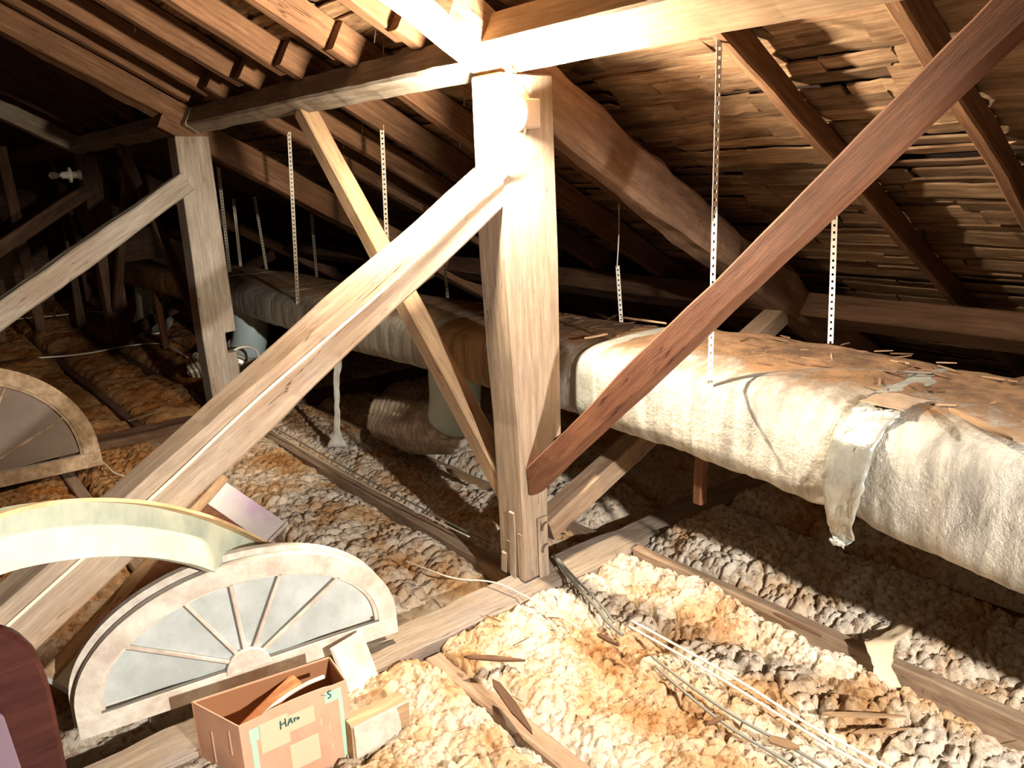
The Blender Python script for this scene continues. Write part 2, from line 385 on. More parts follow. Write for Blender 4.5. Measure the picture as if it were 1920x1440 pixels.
for c in cells[:300]:
    o = bpy.data.objects.new('shingle', protos[c[1]]); COL.objects.link(o); o.parent = ce
    o.location = (c[2], c[3], c[4]); o.rotation_euler = (0, c[6], c[5])
bmv = []; bmf = []
for c in cells[300:]:
    me = protos[c[1]]; base = len(bmv); ca, sa = math.cos(c[5]), math.sin(c[5]); cb, sb = math.cos(c[6]), math.sin(c[6])
    for v in me.vertices:
        x, y, z = v.co; x, z = x * cb + z * sb, -x * sb + z * cb; x, y = x * ca - y * sa, x * sa + y * ca
        bmv.append((x + c[2], y + c[3], z + c[4]))
    bmf += [tuple(i + base for i in p.vertices) for p in me.polygons]
def shin_mesh_mat():
    mt = wood('far_shingle_wood', (.11, .05, .03), (.34, .19, .1), (.07, .035, .02), .7, grain=.8, bump=.6)
    t = mt.node_tree
    return mt
so = new('shingle_field', mesh('shingle_field', bmv, bmf), W_SHIN); so.parent = ce; so['kind'] = 'stuff'

# ================================================================ MAIN TIMBERS
TY = [0., 3.85, 7.6]      # the three roof trusses
# tie beams (top z = 0); they run across the loft, along x
beam('tie_beam', (-3.3, .012, 0), (2.9, .012, 0), .21, .27, W_TIE, 'broad pale tie beam lying on the floor at the foot of the near post, cracked along its top', 'beam', rough=.008, ch=.02)
beam('tie_beam', (-3.4, 3.92, -.01), (3.2, 3.92, -.01), .2, .25, W_DARK, 'dim tie beam under the middle post, crossing the brown insulation', 'beam', rough=.006)
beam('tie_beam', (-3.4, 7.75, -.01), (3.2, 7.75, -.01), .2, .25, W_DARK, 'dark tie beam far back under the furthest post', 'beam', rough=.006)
# near post with notched foot
p = empty('post', (.09, .1, 0), 'thick pale square post carrying the lit lamp, notched and split at its foot', 'post')
pts = [(-.012, 0), (.132, 0), (.138, .30), (.145, .50), (.185, .53), (.19, .655), (.236, .665), (.238, .9), (.244, 1.5), (.235, 2.0), (.232, 2.23), (-.05, 2.23), (-.052, 1.98), (-.054, 1.5), (-.04, 1.1), (-.022, .76), (-.014, .3)]
def post_obj(parent, pts, y0, y1, mat):
    # local x must run up the post for the grain: build upright, then swap axes
    bm = bmesh.new(); a = [bm.verts.new((z, y0, -x)) for x, z in pts]; bm.faces.new(a); bm.normal_update()
    r = bmesh.ops.extrude_face_region(bm, geom=bm.faces[:]); bmesh.ops.translate(bm, verts=[g for g in r['geom'] if isinstance(g, bmesh.types.BMVert)], vec=(0, y1 - y0, 0))
    bmesh.ops.recalc_face_normals(bm, faces=bm.faces); bmesh.ops.bevel(bm, geom=[e for e in bm.edges], offset=.007, segments=1, affect='EDGES', clamp_overlap=True)
    me = bpy.data.meshes.new('shaft'); bm.to_mesh(me); bm.free()
    M = Matrix(((0, 0, -1, 0), (0, 1, 0, 0), (1, 0, 0, 0), (0, 0, 0, 1)))
    return new('shaft', me, mat, parent, M)
post_obj(p, pts, 0, .185, W_POST)
# split slivers at the foot
for i, (x, y, L, w_) in enumerate([(-.022, .03, .30, .03), (-.026, .075, .42, .035), (-.02, .115, .22, .03), (-.024, .15, .13, .035)]):
    beam('split_sliver', (x + .008, y, .002), (x + .011, y, L * .8), w_, .008, W_POST, up=(1, 0, 0), parent=p, rough=.004, cut1=.8)
b_ = beam('mending_plate', (.098, -.013, -.04), (.092, -.013, .30), .062, .014, W_POST, parent=p, up=(0, -1, 0), rough=.002)
for z in (.15, .26):
    cable('nail', [(.075, -.029, z - .018), (.080, -.031, z + .01), (.105, -.030, z + .02)], .0035, M_WIRED, parent=b_, K=5)
# middle post
p = empty('post', (0, 3.86, 0), 'pale grey cracked post in the middle distance with a notched foot', 'post')
post_obj(p, [(-.135, 0), (.033, 0), (.033, .675), (.122, .68), (.118, 1.3), (.112, 2.2), (-.14, 2.2), (-.14, 1.3), (-.15, .7)], 3.78, 3.98, W_GREY)
beam('cleat', (.075, 3.82, .05), (.075, 3.82, .50), .09, .085, W_GREY, up=(0, -1, 0), parent=p)
# far post
p = empty('post', (.05, 7.65, 0), 'dark post furthest back, holding the unlit clear bulb', 'post')
post_obj(p, [(-.03, 0), (.20, 0), (.20, 2.2), (-.05, 2.2)], 7.55, 7.75, W_DARK)
# purlins (along y, resting on the posts)
def purlin(nm, y0, y1, xb, a, w, h, mat, label, **k):
    # canted square to the roof; xb = x of its lower edge, bottom face on z = a - B x
    xc = xb - w / 2 * math.cos(TH); zc_ = roofz(xc, a); return beam(nm, Vector((xc, y0, zc_)) + RN * h, Vector((xc, y1, zc_)) + RN * h, w, h, mat, label, 'beam', up=RN, **k)
purlin('purlin', -.005, -2.9, .035, 2.247, .20, .135, W_PALE, 'pale purlin running from the near post head to the upper right, cables along its side', rough=.003)
purlin('purlin', .205, 3.9, .035, 2.235, .125, .155, W_GREY, 'grey purlin spanning from the near post head to the middle post', rough=.006, ch=.012)
purlin('purlin', 3.7, 7.9, .02, 2.225, .13, .15, W_GREY, 'dim purlin spanning from the middle post to the furthest post', rough=.006, ch=.012)
purlin('purlin', 7.9, 12.9, .02, 2.235, .18, .13, W_DARK, 'almost black purlin beyond the furthest post')
purlin('eaves_purlin', -3.0, 5.5, 2.42, 2.20, .22, .15, W_DARK, 'dark lower purlin far behind the silver duct, close to the eaves')
purlin('eaves_purlin', 5.5, 12.9, 2.42, 2.20, .22, .15, W_DARK, 'dark lower purlin over the far end of the duct')
# principal rafters
def slope(name, x0, x1, yc, a, w, h, mat, label, cat='rafter', group=None, **k):
    # bottom face lies on the plane z = a - B x
    t = h / math.cos(TH)
    return beam(name, (x0, yc, roofz(x0, a) + t), (x1, yc, roofz(x1, a) + t), w, h, mat, label, cat, up=RN, group=group, **k)
slope('principal_rafter', .10, -3.2, .10, 2.235, .2, .17, W_PALE, 'big bright principal rafter rising from the near post to the top of the picture', rough=.008, ch=.012)
slope('principal_rafter', .08, 4.2, .10, 2.15, .2, .225, W_PRIN, 'rough bark-edged principal rafter falling away behind the near post', rough=.016, ch=.03, seg=.05)
slope('principal_rafter', .25, -3.2, 3.9, 2.235, .2, .17, W_RAFT, 'flaking brown principal rafter rising to the left from the middle post', rough=.01, ch=.012)
slope('principal_rafter', -.15, 4.2, 3.9, 2.13, .2, .2, W_RAFT, 'brown principal rafter falling from the head of the middle post', rough=.006)
slope('principal_rafter', .12, -3.2, 7.72, 2.20, .22, .18, W_GREY, 'dim greyish principal rafter rising from the furthest post', rough=.01)
slope('principal_rafter', .10, 4.2, 7.72, 2.14, .2, .2, W_DARK, 'dark principal rafter falling from the furthest post', rough=.006)
# common rafters: upper ends stop on the purlin, lower ones start beside it
ups = [(-2.05, W_RAFT, 'first upper rafter right of the bright principal rafter, cut off by the top edge'), (.70, W_RAFT, 'short seen upper rafter ending just left of the bright principal rafter'), (1.30, W_RAFT, 'upper rafter ending second left of the bright principal rafter'), (1.96, W_RAFT, 'upper rafter ending third left of the bright principal rafter, with bent nails at its end'),
       (2.61, W_RAFT, 'upper rafter ending fourth left of the bright principal rafter'), (3.22, W_RAFT, 'upper rafter ending fifth left of the bright principal rafter'), (3.68, W_RAFT, 'upper rafter ending above the middle post beside the flaking principal rafter')]
for y, mt, lb in ups: slope('rafter', .02, -3.3, y, 2.40, .09, .15, mt, lb, group=None, rough=.005, seg=.1)
fars = ['first', 'second', 'third', 'fourth', 'fifth']
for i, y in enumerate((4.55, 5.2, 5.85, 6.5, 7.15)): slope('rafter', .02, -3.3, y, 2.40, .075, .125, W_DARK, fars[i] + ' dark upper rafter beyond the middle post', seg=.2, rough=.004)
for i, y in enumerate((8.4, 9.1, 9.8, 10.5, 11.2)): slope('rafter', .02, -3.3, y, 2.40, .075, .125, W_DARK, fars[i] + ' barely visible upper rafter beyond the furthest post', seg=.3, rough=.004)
lows = [(-1.98, W_DARK, 'lower rafter nearest the camera, mostly outside the right edge'), (-1.355, W_RAFT, 'orange-lit lower rafter on the right, crossed by the red-brown brace'), (-.755, W_RAFT, 'lower rafter right of the near post with a thin lit edge, holding a strap'),
        (.62, W_RAFT, 'lower rafter just left behind the near post'), (1.22, W_RAFT, 'lower rafter second left of the near post'), (1.84, W_RAFT, 'lower rafter third left of the near post, with a strap hanging from it'), (2.44, W_RAFT, 'lower rafter fourth left of the near post'), (3.02, W_RAFT, 'lower rafter fifth left of the near post, nearest the middle post')]
for y, mt, lb in lows: slope('rafter', -.06 if y > 0 else .06, 4.3, y, 2.39 if y > 0 else 2.455, .085 if y > 0 else .055, .155 if y > 0 else .10, mt, lb, rough=.007, seg=.1)
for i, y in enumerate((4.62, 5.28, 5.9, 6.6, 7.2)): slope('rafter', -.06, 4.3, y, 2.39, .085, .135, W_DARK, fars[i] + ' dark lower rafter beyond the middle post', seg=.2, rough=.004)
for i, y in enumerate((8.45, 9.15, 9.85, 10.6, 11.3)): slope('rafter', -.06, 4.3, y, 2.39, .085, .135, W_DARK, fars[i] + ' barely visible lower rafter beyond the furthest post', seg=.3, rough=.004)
slope('rafter', .1, 4.3, .34, 2.36, .09, .15, W_DARK, 'dark lower rafter close behind the rough bark-edged principal rafter', seg=.1, rough=.01)

# raking braces in the truss planes
o = beam('raking_brace', (-.005, .120, 1.885), (-2.35, .120, .445), .225, .125, W_BRACE, 'massive pale brace slanting from the near post to the lower left, cable along it', 'brace', w1=.14, h1=.195, rough=.004, ch=.01, cut0=-.6)
beam('raking_brace', (-.13, 3.84, 1.93), (-2.6, 3.84, .44), .16, .15, W_GREY, 'grey brace slanting from the middle post down to the left edge', 'brace', w1=.16, h1=.17, rough=.006, ch=.012)
beam('raking_brace', (-.02, 7.62, 1.90), (-2.7, 7.62, .30), .15, .15, W_DARK, 'dark brace slanting left from the furthest post below the unlit bulb', 'brace', rough=.005)
beam('raking_strut', (.16, .09, .235), (2.1, .09, 1.0), .12, .115, W_JOIST, 'pale strut rising to the right from the foot of the near post under the duct', 'brace', rough=.003)
beam('raking_strut', (.12, 3.9, .25), (2.1, 3.9, 1.0), .12, .12, W_DARK, 'dark strut rising under the duct behind the middle post', 'brace')
beam('raking_strut', (.2, 7.7, .2), (2.1, 7.7, .95), .12, .12, W_DARK, 'dark strut rising from the foot of the furthest post', 'brace')
# braces along the line of posts
def ybrace(x, q0, q1, th, w, mat, label, **k):
    v = Vector((0, q1[0] - q0[0], q1[1] - q0[1])); n_ = Vector((0, -v.z, v.y)); n_ = n_ if n_.z > 0 else -n_
    return beam('purlin_brace', (x, q0[0], q0[1]), (x, q1[0], q1[1]), w, th, mat, label, 'brace', up=n_, **k)
ybrace(.055, (-.005, .565), (-1.95, 2.40), .105, .085, W_BRN, 'red-brown brace rising from the foot of the near post to the upper right corner', rough=.005, cut0=.75)
ybrace(.045, (1.90, 2.27), (.125, .42), .10, .105, W_PALE, 'slim brace lit cream on top, from purlin to near post foot, behind the massive brace', rough=.002)
ybrace(.0, (5.9, 2.3), (4.05, .55), .085, .08, W_DARK, 'dark brace behind the middle post rising to the far purlin')
ybrace(.0, (3.75, .55), (1.75, 2.3), .02, .02, W_DARK, 'x') if False else None
ybrace(.05, (7.5, .5), (5.75, 2.3), .09, .08, W_DARK, 'dark brace from the furthest post foot rising towards the middle post')
ybrace(.05, (7.85, .5), (9.6, 2.3), .09, .08, W_DARK, 'dark brace beyond the furthest post')
# studs and posts dimly visible at the back
for i, (x, y, lb) in enumerate([(-.95, 9.3, 'dark stud at the far left, beneath the furthest brace'), (-.45, 9.6, 'second dark stud at the far left'), (.1, 9.9, 'dark leaning stud just left of the furthest post')]):
    beam('stud', (x, y, -.1), (x - .2 + .15 * i, y, 2.4), .13, .1, W_DARK, lb, 'post', up=(0, -1, 0))
beam('stud', (.42, 7.0, .0), (.40, 7.0, .72), .07, .05, W_BRN, 'short reddish stud standing below the far duct', 'post', up=(0, -1, 0))
beam('duct_prop', (.56, -.575, .40), (.56, -.575, .69), .05, .05, W_BRN, 'short red-brown wooden peg sticking down from under the duct', 'post', up=(0, -1, 0))

# ================================================================ JOISTS
def joist(x, y0, y1, mat, lb, z=-.085, w_=.075, **k): return beam('ceiling_joist', (x, y0, z), (x, y1, z), w_, .16, mat, lb, 'joist', rough=.005, seg=.1, **k)
joist(-.61, -.12, -3.1, W_JOIST, 'pale joist in the insulation right of the cardboard box, running to the bottom edge', z=-.05, w_=.085)
joist(.62, -.12, -3.1, W_JOIST, 'reddish lit joist crossing the right foreground insulation', z=.012, w_=.06)
joist(1.38, -.12, -3.1, W_DARK, 'shaded joist beneath the near part of the duct', z=-.05)
joist(.09, .22, 3.8, W_JOIST, 'bare joist crossing the bright insulation left of the near post foot', z=-.07, w_=.085)
joist(.70, .13, 3.8, W_JOIST, 'reddish joist further back, passing in front of the crinkled flexible duct', z=-.085)
joist(-.63, .13, 3.8, W_JOIST, 'joist hidden beneath the massive brace', z=-.1)
joist(-1.31, .13, 3.8, W_JOIST, 'joist running under the small rear arched window', z=-.05)
joist(-.62, 4.04, 7.62, W_DARK, 'dim joist in the brown insulation at the left, beyond the middle tie beam', z=-.05)
joist(.0, 4.04, 7.62, W_DARK, 'dim joist in the brown insulation just left of the middle post', z=-.05)
joist(.7, 4.04, 7.62, W_DARK, 'dim joist behind the middle post', z=-.08)
joist(-1.3, 4.04, 7.62, W_DARK, 'dim joist at the far left edge', z=-.05)

# ================================================================ INSULATION
xs = [-3.3, -1.98, -1.31, -.62, .07, .72, 1.38, 2.9]
fields = [('front', -3.1, -.095), ('middle', .115, 3.82), ('far', 4.02, 12.9)]
names = ['outermost left', 'far left', 'left', 'left-centre', 'centre', 'right', 'rightmost']
def ins_height(X, Y, k):
    big = .055 * fbm(X * 1.6 + 3, Y * 1.6, o=3, s=k)
    wx = X + .07 * fbm(X * 5, Y * 5, o=3, s=31); wy = Y + .07 * fbm(X * 5 + 9, Y * 5, o=3, s=32)
    # torn wool: puffs of several sizes with dark clefts between them
    d1, d2 = worley(wx * 6.5 + wy * 1.2, wy * 8. - wx * 1., s=5); cre = np.clip((d2 - d1) / (.12 + .14 * vn(X * 3, Y * 3, s=3) ** 2 * 4), 0, 1)
    e1, e2 = worley(wx * 17 + 4, wy * 21, s=9); cr2 = np.clip((e2 - e1) / .22, 0, 1)
    g1, g2 = worley(wx * 42 + 4 + fbm(X * 30, Y * 30, o=2, s=8), wy * 52, s=19)
    m = .5 + .5 * np.clip(fbm(X * 2.5 + 7, Y * 2.5, o=2, s=61) * 3, -1, 1)
    z = big * 1.5 + .012 * fbm(wx * 3 - wy * 6, wy * 9 + wx * 3, o=3, s=91) - .052 * (1 - cre ** .6) * m - .026 * (1 - cr2 ** .6) - .014 * e1 - .012 * g1 + .024 * fbm(wx * 7, wy * 11, o=4, s=12) + .004 * fbm(X * 80, Y * 80, o=2, s=41)
    z = z - .11 * np.exp(-(((X + 1.2) / .42) ** 2 + ((Y + .42) / .32) ** 2))   # pressed down round the box
    return z + .03
for fi, (fn, y0, y1) in enumerate(fields):
    for i in range(len(xs) - 1):
        if fn == 'front' and i == 4: continue
        x0, x1 = xs[i] + .035, xs[i + 1] - .035
        if fn == 'front' and i == 3: x1 = .585
        if fn == 'front' and i == 5: x0 = .655
        if fn == 'front' and i == 5: x1 = 1.345
        res = .0078 if fn == 'front' and i >= 1 else .014 if fn == 'middle' else .035
        if fn == 'middle' and i in (0, 6): res = .03
        nx, ny = max(4, int((x1 - x0) / res)), int((y1 - y0) / (res * (1 if fn != 'far' else 1.3)))
        gx = np.linspace(x0, x1, nx + 1); gy = np.linspace(y0, y1, ny + 1); X, Y = np.meshgrid(gx, gy)
        Z = ins_height(X, Y, 3)
        ed = np.minimum(np.clip((X - x0) / .10, 0, 1), np.clip((x1 - X) / .10, 0, 1)) ** .5      # batts roll down to the joists
        ey = np.minimum(np.clip((Y - y0) / .10, 0, 1), np.clip((y1 - Y) / .10, 0, 1)) ** .5
        base = -.02 if fn == 'front' else -.045 if fn == 'middle' else -.03
        if fn == 'front': base = base + .05 * np.exp(-(((X - .95) / .35) ** 2 + ((Y + .45) / .3) ** 2)) + .03 * np.clip(X, 0, 1)
        Z = base + Z - .075 * (1 - ed) - .05 * (1 - ey)
        if fn == 'middle':   # the bare hollow just behind the near tie beam
            Z -= .17 * np.exp(-((Y - .12) / .28) ** 2) * (X > -2.0)
        Z += .0
        v = np.stack([X, Y, np.maximum(Z, -.33)], -1).reshape(-1, 3); v[:, 0] += .012 * fbm(v[:, 0] * 18, v[:, 1] * 18, v[:, 2] * 30, o=2, s=77)
        idx = np.arange((nx + 1) * (ny + 1)).reshape(ny + 1, nx + 1)
        f = np.stack([idx[:-1, :-1], idx[:-1, 1:], idx[1:, 1:], idx[1:, :-1]], -1).reshape(-1, 4)
        # skirt down to the floor so that the batt has a body
        ring = np.concatenate([idx[0, :], idx[1:, -1], idx[-1, -2::-1], idx[-2:0:-1, 0]]); nb = len(v)
        low = v[ring].copy(); low[:, 2] = -.335; v = np.concatenate([v, low]); nr = len(ring); j = np.arange(nr)
        f2 = np.stack([ring[j], nb + j, nb + (j + 1) % nr, ring[(j + 1) % nr]], -1)
        me = bpy.data.meshes.new('insulation'); F4 = np.concatenate([f, f2])
        me.vertices.add(len(v)); me.vertices.foreach_set('co', v.astype(np.float32).ravel()); me.loops.add(F4.size); me.loops.foreach_set('vertex_index', F4.astype(np.int32).ravel())
        me.polygons.add(len(F4)); me.polygons.foreach_set('loop_start', np.arange(0, F4.size, 4, dtype=np.int32)); me.polygons.foreach_set('loop_total', np.full(len(F4), 4, dtype=np.int32)); me.update(calc_edges=True)
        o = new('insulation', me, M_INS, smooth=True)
        where = {'front': 'in front of the near tie beam', 'middle': 'between the near and the middle tie beam', 'far': 'beyond the middle tie beam'}[fn]
        tone = 'brown fluffy' if fn == 'far' or i < 2 else 'cream and tan fluffy'
        tag(o, '%s insulation %s, %s joist bay' % (tone, where, names[i]), 'insulation', kind='stuff')
GX = None
def gz(x, y):
    return float(ins_height(np.array([x]), np.array([y]), 3)[0]) + (-.02 if y < -.1 else -.045)

# ================================================================ DUCT
duct = empty('air_duct', (.75, 0, .66), 'long silver foil-wrapped rectangular air duct hung from straps behind the posts', 'duct')
def sect(Y):
    """x front, x back, z bottom, z top"""
    ys = [-3.2, -1.87, -1.34, -.9, -.5, .07, .7, 1.6, 2.4, 3.7, 4.5, 6.4, 8.2]
    zb = [.60, .60, .655, .69, .705, .685, .69, .685, .66, .68, .69, .655, .63]
    zt = [1.0, 1.02, 1.04, 1.05, 1.05, 1.03, 1.02, 1.00, .99, .97, .985, .95, .90]
    xf = [.28, .30, .32, .33, .35, .38, .38, .37, .37, .37, .38, .36, .36]
    return np.interp(Y, ys, xf), 1.16, np.interp(Y, ys, zb), np.interp(Y, ys, zt)
def duct_part(name, y0, y1, mat, infl=0., bulge=.012, seed=0, wr=.006, parent=None):
    n = max(3, int((y1 - y0) / .018)); vs = []; K = 76
    for i in range(n + 1):
        Y = y0 + (y1 - y0) * i / n; xf, xb, zb, zt = sect(Y)
        e = min(Y - y0, y1 - Y); g = infl + bulge * min(1, e / .12) ** .5 * (1 if bulge else 0)
        cx, cz = (xf + xb) / 2, (zb + zt) / 2; a_, b_ = (xb - xf) / 2 + g, (zt - zb) / 2 + g
        for k in range(K):
            t = 2 * math.pi * (k + .5) / K; c, s_ = math.cos(t), math.sin(t); pw = 4.2
            rr = (abs(c / a_) ** pw + abs(s_ / b_) ** pw) ** (-1 / pw)
            vs.append((cx + c * rr, Y, cz + s_ * rr, c, s_))
    a = np.array(vs); nz = fbm(a[:, 0] * 5 + seed, a[:, 1] * 7, a[:, 2] * 4, o=4, s=seed) + .6 * (1 - 2 * np.abs(fbm(a[:, 0] * 4, a[:, 1] * 9 + a[:, 2] * 3, a[:, 2] * 4, o=3, s=seed + 9)))
    v = a[:, :3].copy(); v[:, 0] += a[:, 3] * nz * wr * 1.6; v[:, 2] += a[:, 4] * nz * wr * 1.6
    fs = [(i * K + k, (i + 1) * K + k, (i + 1) * K + (k + 1) % K, i * K + (k + 1) % K) for i in range(n) for k in range(K)]
    fs += [tuple(range(K)), tuple(range((n + 1) * K - 1, n * K - 1, -1))]
    return new(name, mesh(name, v, fs), mat, parent or duct, smooth=True)
cuts = [-3.2, -1.32, -.03, 1.30, 3.55, 5.0, 5.9, 6.5, 8.6]
mats = [M_FOIL, M_FOIL, M_FOIL, M_FOIL, M_FOIL, M_FOILG, M_FOILG, M_FOILG]
for i in range(len(cuts) - 1):
    s_ = duct_part('duct_section', cuts[i] + .004, cuts[i + 1] - .004, M_FOILG if (i >= 5) else mats[i], bulge=.022 if i < 2 else .010, infl=.008 if i < 2 else 0, seed=i * 7 + 1, wr=.010 if i < 2 else .005)
for i, c in enumerate(cuts[1:-1]):
    wd = .05 if c > 0 else .07
    t_ = duct_part('tape_band', c - wd, c + wd, M_TAPE, infl=.020 if i < 2 else .006, bulge=.0, seed=90 + i, wr=.004)
t_ = duct_part('foil_patch', .72, 1.22, M_FOILG, infl=.014, bulge=0, seed=120, wr=.006); tag(t_, label='golden crumpled foil patch round the duct')
cable('duct_branch', [(.95, -1.45, .80), (1.5, -1.72, .86), (2.3, -2.2, 1.0)], .20, plain('brown_dust', (.13, .065, .03), .9), 'dusty brown branch of ductwork behind the near duct at the right edge', 'duct', K=24)
# loose tape flap on the near seam
def sheet(name, grid, mat, parent=None, th=.0015, label=None, cat=None):
    R_, C_ = len(grid), len(grid[0]); vs = [p for r in grid for p in r]; fs = [(i * C_ + j, i * C_ + j + 1, (i + 1) * C_ + j + 1, (i + 1) * C_ + j) for i in range(R_ - 1) for j in range(C_ - 1)]
    o_ = Vector(vs[0]); me = mesh(name, [Vector(v) - o_ for v in vs], fs); ob = new(name, me, mat, parent, Matrix.Translation(o_), smooth=True)
    md = ob.modifiers.new('s', 'SOLIDIFY'); md.thickness = th; 
    if label: tag(ob, label, cat)
    return ob
def strip(path, dirs, wds, n=6, wrink=.004, seed=0, sub=5):
    g = []; P = [Vector(p) for p in path]
    for i in range((len(P) - 1) * sub + 1):
        t = i / sub; a = min(int(t), len(P) - 2); fr = t - a; c = P[a].lerp(P[a + 1], fr); w_ = wds[a] + (wds[a + 1] - wds[a]) * fr
        g.append([c + Vector(dirs) * w_ * (j / n - .5) + Vector((random.uniform(-1, 1), random.uniform(-1, 1), random.uniform(-1, 1))) * wrink for j in range(n + 1)])
    return g
random.seed(5)
sheet('tape_flap', strip([(.36, -1.40, 1.065), (.31, -1.38, 1.02), (.262, -1.36, .95), (.245, -1.35, .82), (.255, -1.345, .68), (.30, -1.34, .60), (.28, -1.33, .575)], (0.1, 1, 0), [.14, .15, .16, .15, .10, .09, .05], 8, .006), M_TAPE, duct, label='crinkled silver tape folded round the near seam')
sheet('tape_flap', strip([(.52, -1.43, 1.078), (.44, -1.41, 1.080), (.36, -1.40, 1.072)], (0.1, 1, 0), [.14, .14, .15], 6, .002), M_TAPED, duct, label='dusty grey-brown tape on top of the near seam')
# perforated hanging straps
def strap_mesh(L, w_, pitch=.03, th=.002):
    bm = bmesh.new(); n = int(L / pitch); hw = w_ / 2; hh = w_ * .2
    def q(x0, x1, z0, z1):
        a = [bm.verts.new((x, -th / 2, z)) for x, z in ((x0, z0), (x1, z0), (x1, z1), (x0, z1))]; bm.faces.new(a)
    q(-hw, -hh, 0, L); q(hh, hw, 0, L)
    for i in range(n + 1):
        z0 = i * pitch + pitch * .36; z1 = min(L, (i + 1) * pitch); 
        if z0 < L: q(-hh, hh, z0, z1)
    me = bpy.data.meshes.new('strap'); bm.to_mesh(me); bm.free(); return me
def strap(top, bot, lb, w_=.022, face=None):
    top, bot = Vector(top), Vector(bot); v = top - bot; z = v.normalized(); d = Vector((CP[0] - bot.x, CP[1] - bot.y, 0)); 
    d = Vector(face) if face else Vector((-.75, -.66, 0)); y = -(d - z * d.dot(z)).normalized(); x = y.cross(z)
    M = Matrix(((x.x, y.x, z.x, bot.x), (x.y, y.y, z.y, bot.y), (x.z, y.z, z.z, bot.z), (0, 0, 0, 1)))
    o = new('hanging_strap', strap_mesh(v.length, w_), M_STRAP, None, M); md = o.modifiers.new('s', 'SOLIDIFY'); md.thickness = .0015
    return tag(o, lb, 'strap', 'perforated metal straps holding the duct')
strap((.33, -.75, 2.27), (.325, -.755, 1.03), 'perforated strap hanging right of the near post to the front edge of the bright duct', .02, (-.5, -.87, 0))
strap((1.14, -.765, 1.76), (1.14, -.79, 1.06), 'perforated strap at the back of the near duct, right of the red-brown brace', .024)
strap((.47, 1.80, 2.15), (.47, 1.88, 1.02), 'perforated strap hanging between the slim brace and the near post', .026)
strap((.40, 2.97, 2.18), (.38, 3.10, .93), 'perforated strap reaching the duct front between the two posts', .028)
strap((.69, 5.29, 2.02), (.69, 5.36, .97), 'perforated strap directly right of the middle post', .034)
strap((1.28, 6.60, 1.69), (1.28, 6.65, .85), 'perforated strap second right of the middle post, far side of the duct', .036)
strap((1.256, 5.91, 1.70), (1.256, 5.81, .85), 'thin slanting perforated strap third right of the middle post', .030)
strap((1.59, 5.27, 1.52), (1.59, 5.30, .80), 'short perforated strap just right of the strap that reaches the duct front', .030)
strap((1.315, .66, 1.29), (1.34, .65, .90), 'short dim strap behind the near duct, hung on a wire right of the near post', .022)
cable('hanging_wire', [(1.35, .68, 1.66), (1.34, .67, 1.5), (1.30, .64, 1.40), (1.31, .66, 1.28)], .004, M_STRAP, 'thin pale wire from the roof holding the short dim strap', 'wire')
strap((1.35, 2.53, 1.64), (1.35, 2.5, .9), 'perforated strap glimpsed just left of the near post', .022)

# flexible ducts and collars
def flex(pts, r, mat, lb, collar=None, ribs=True, seed=0):
    e = empty('flexible_duct', pts[0], lb, 'duct')
    P = [Vector(p) for p in pts]
    for _ in range(4):
        P = [P[0]] + [q for i in range(len(P) - 1) for q in (P[i] * .75 + P[i + 1] * .25, P[i] * .25 + P[i + 1] * .75)] + [P[-1]]
    n0 = int(len(P) * (collar or 0))
    def tube(Q, rib, name, mt):
        K = 36; vs = []; fs = []; nrm = Vector((1, 0, .01)); s_ = 0
        for i, p in enumerate(Q):
            t = (Q[min(i + 1, len(Q) - 1)] - Q[max(i - 1, 0)]).normalized(); nrm = (nrm - t * nrm.dot(t)).normalized(); b = t.cross(nrm); s_ += (p - Q[max(i - 1, 0)]).length
            for k in range(K):
                a = 2 * math.pi * k / K; q = r
                if rib: q += .045 * (abs(math.sin(s_ * 48 + 1.3 * math.sin(a * 2 + seed) + .5 * math.sin(a * 7))) - .5) + .010 * math.sin(a * 5 + s_ * 7)
                vs.append(p + (nrm * math.cos(a) + b * math.sin(a)) * q)
        for i in range(len(Q) - 1):
            for k in range(K): fs.append((i * K + k, i * K + (k + 1) % K, (i + 1) * K + (k + 1) % K, (i + 1) * K + k))
        fs.append(tuple(range(K - 1, -1, -1))); fs.append(tuple(range((len(Q) - 1) * K, len(Q) * K)))
        new(name, mesh(name, vs, fs), mt, e, smooth=True)
    def resamp(Q, step):
        out = [Q[0]]; acc = 0
        for i in range(1, len(Q)):
            seg = Q[i] - Q[i - 1]; L = seg.length; pos = step - acc
            while pos < L: out.append(Q[i - 1] + seg * (pos / L)); pos += step
            acc = (acc + L) % step
        return out
    if collar: tube(P[:n0 + 1], False, 'collar', M_BLUE)
    tube(resamp(P[n0:], .0095), True, 'sleeve', mat)
    return e
flex([(.56, 1.32, .72), (.56, 1.32, .48), (.56, 1.40, .30), (.57, 1.72, .21), (.60, 2.10, .17), (.62, 2.28, .15)], .16, M_FLEX, 'crinkled silver flexible duct with pale blue collar, left of the near post', collar=.36)
flex([(.62, 4.75, .74), (.60, 4.75, .42), (.55, 4.85, .22), (.40, 5.15, .10), (.28, 5.4, .04)], .16, M_FLEX, 'crinkled flexible duct with teal collar half hidden by the middle post', collar=.42, seed=3)
flex([(.60, 7.9, .74), (.58, 7.9, .45), (.6, 8.1, .15), (.7, 8.6, .06)], .2, M_FLEX, 'dim pale blue duct collar at the far end of the main duct', collar=.6, seed=5)
# hanging clouded plastic strip
random.seed(3)
sheet('plastic_strip', strip([(.28, 2.30, .66), (.27, 2.34, .52), (.26, 2.36, .30), (.25, 2.38, .10), (.245, 2.40, -.01)], (.75, -.66, 0), [.06, .045, .035, .05, .15], 6, .004), M_PLAST, None, .002, 'twisted strip of clouded plastic hanging from the duct to the insulation', 'plastic strip')

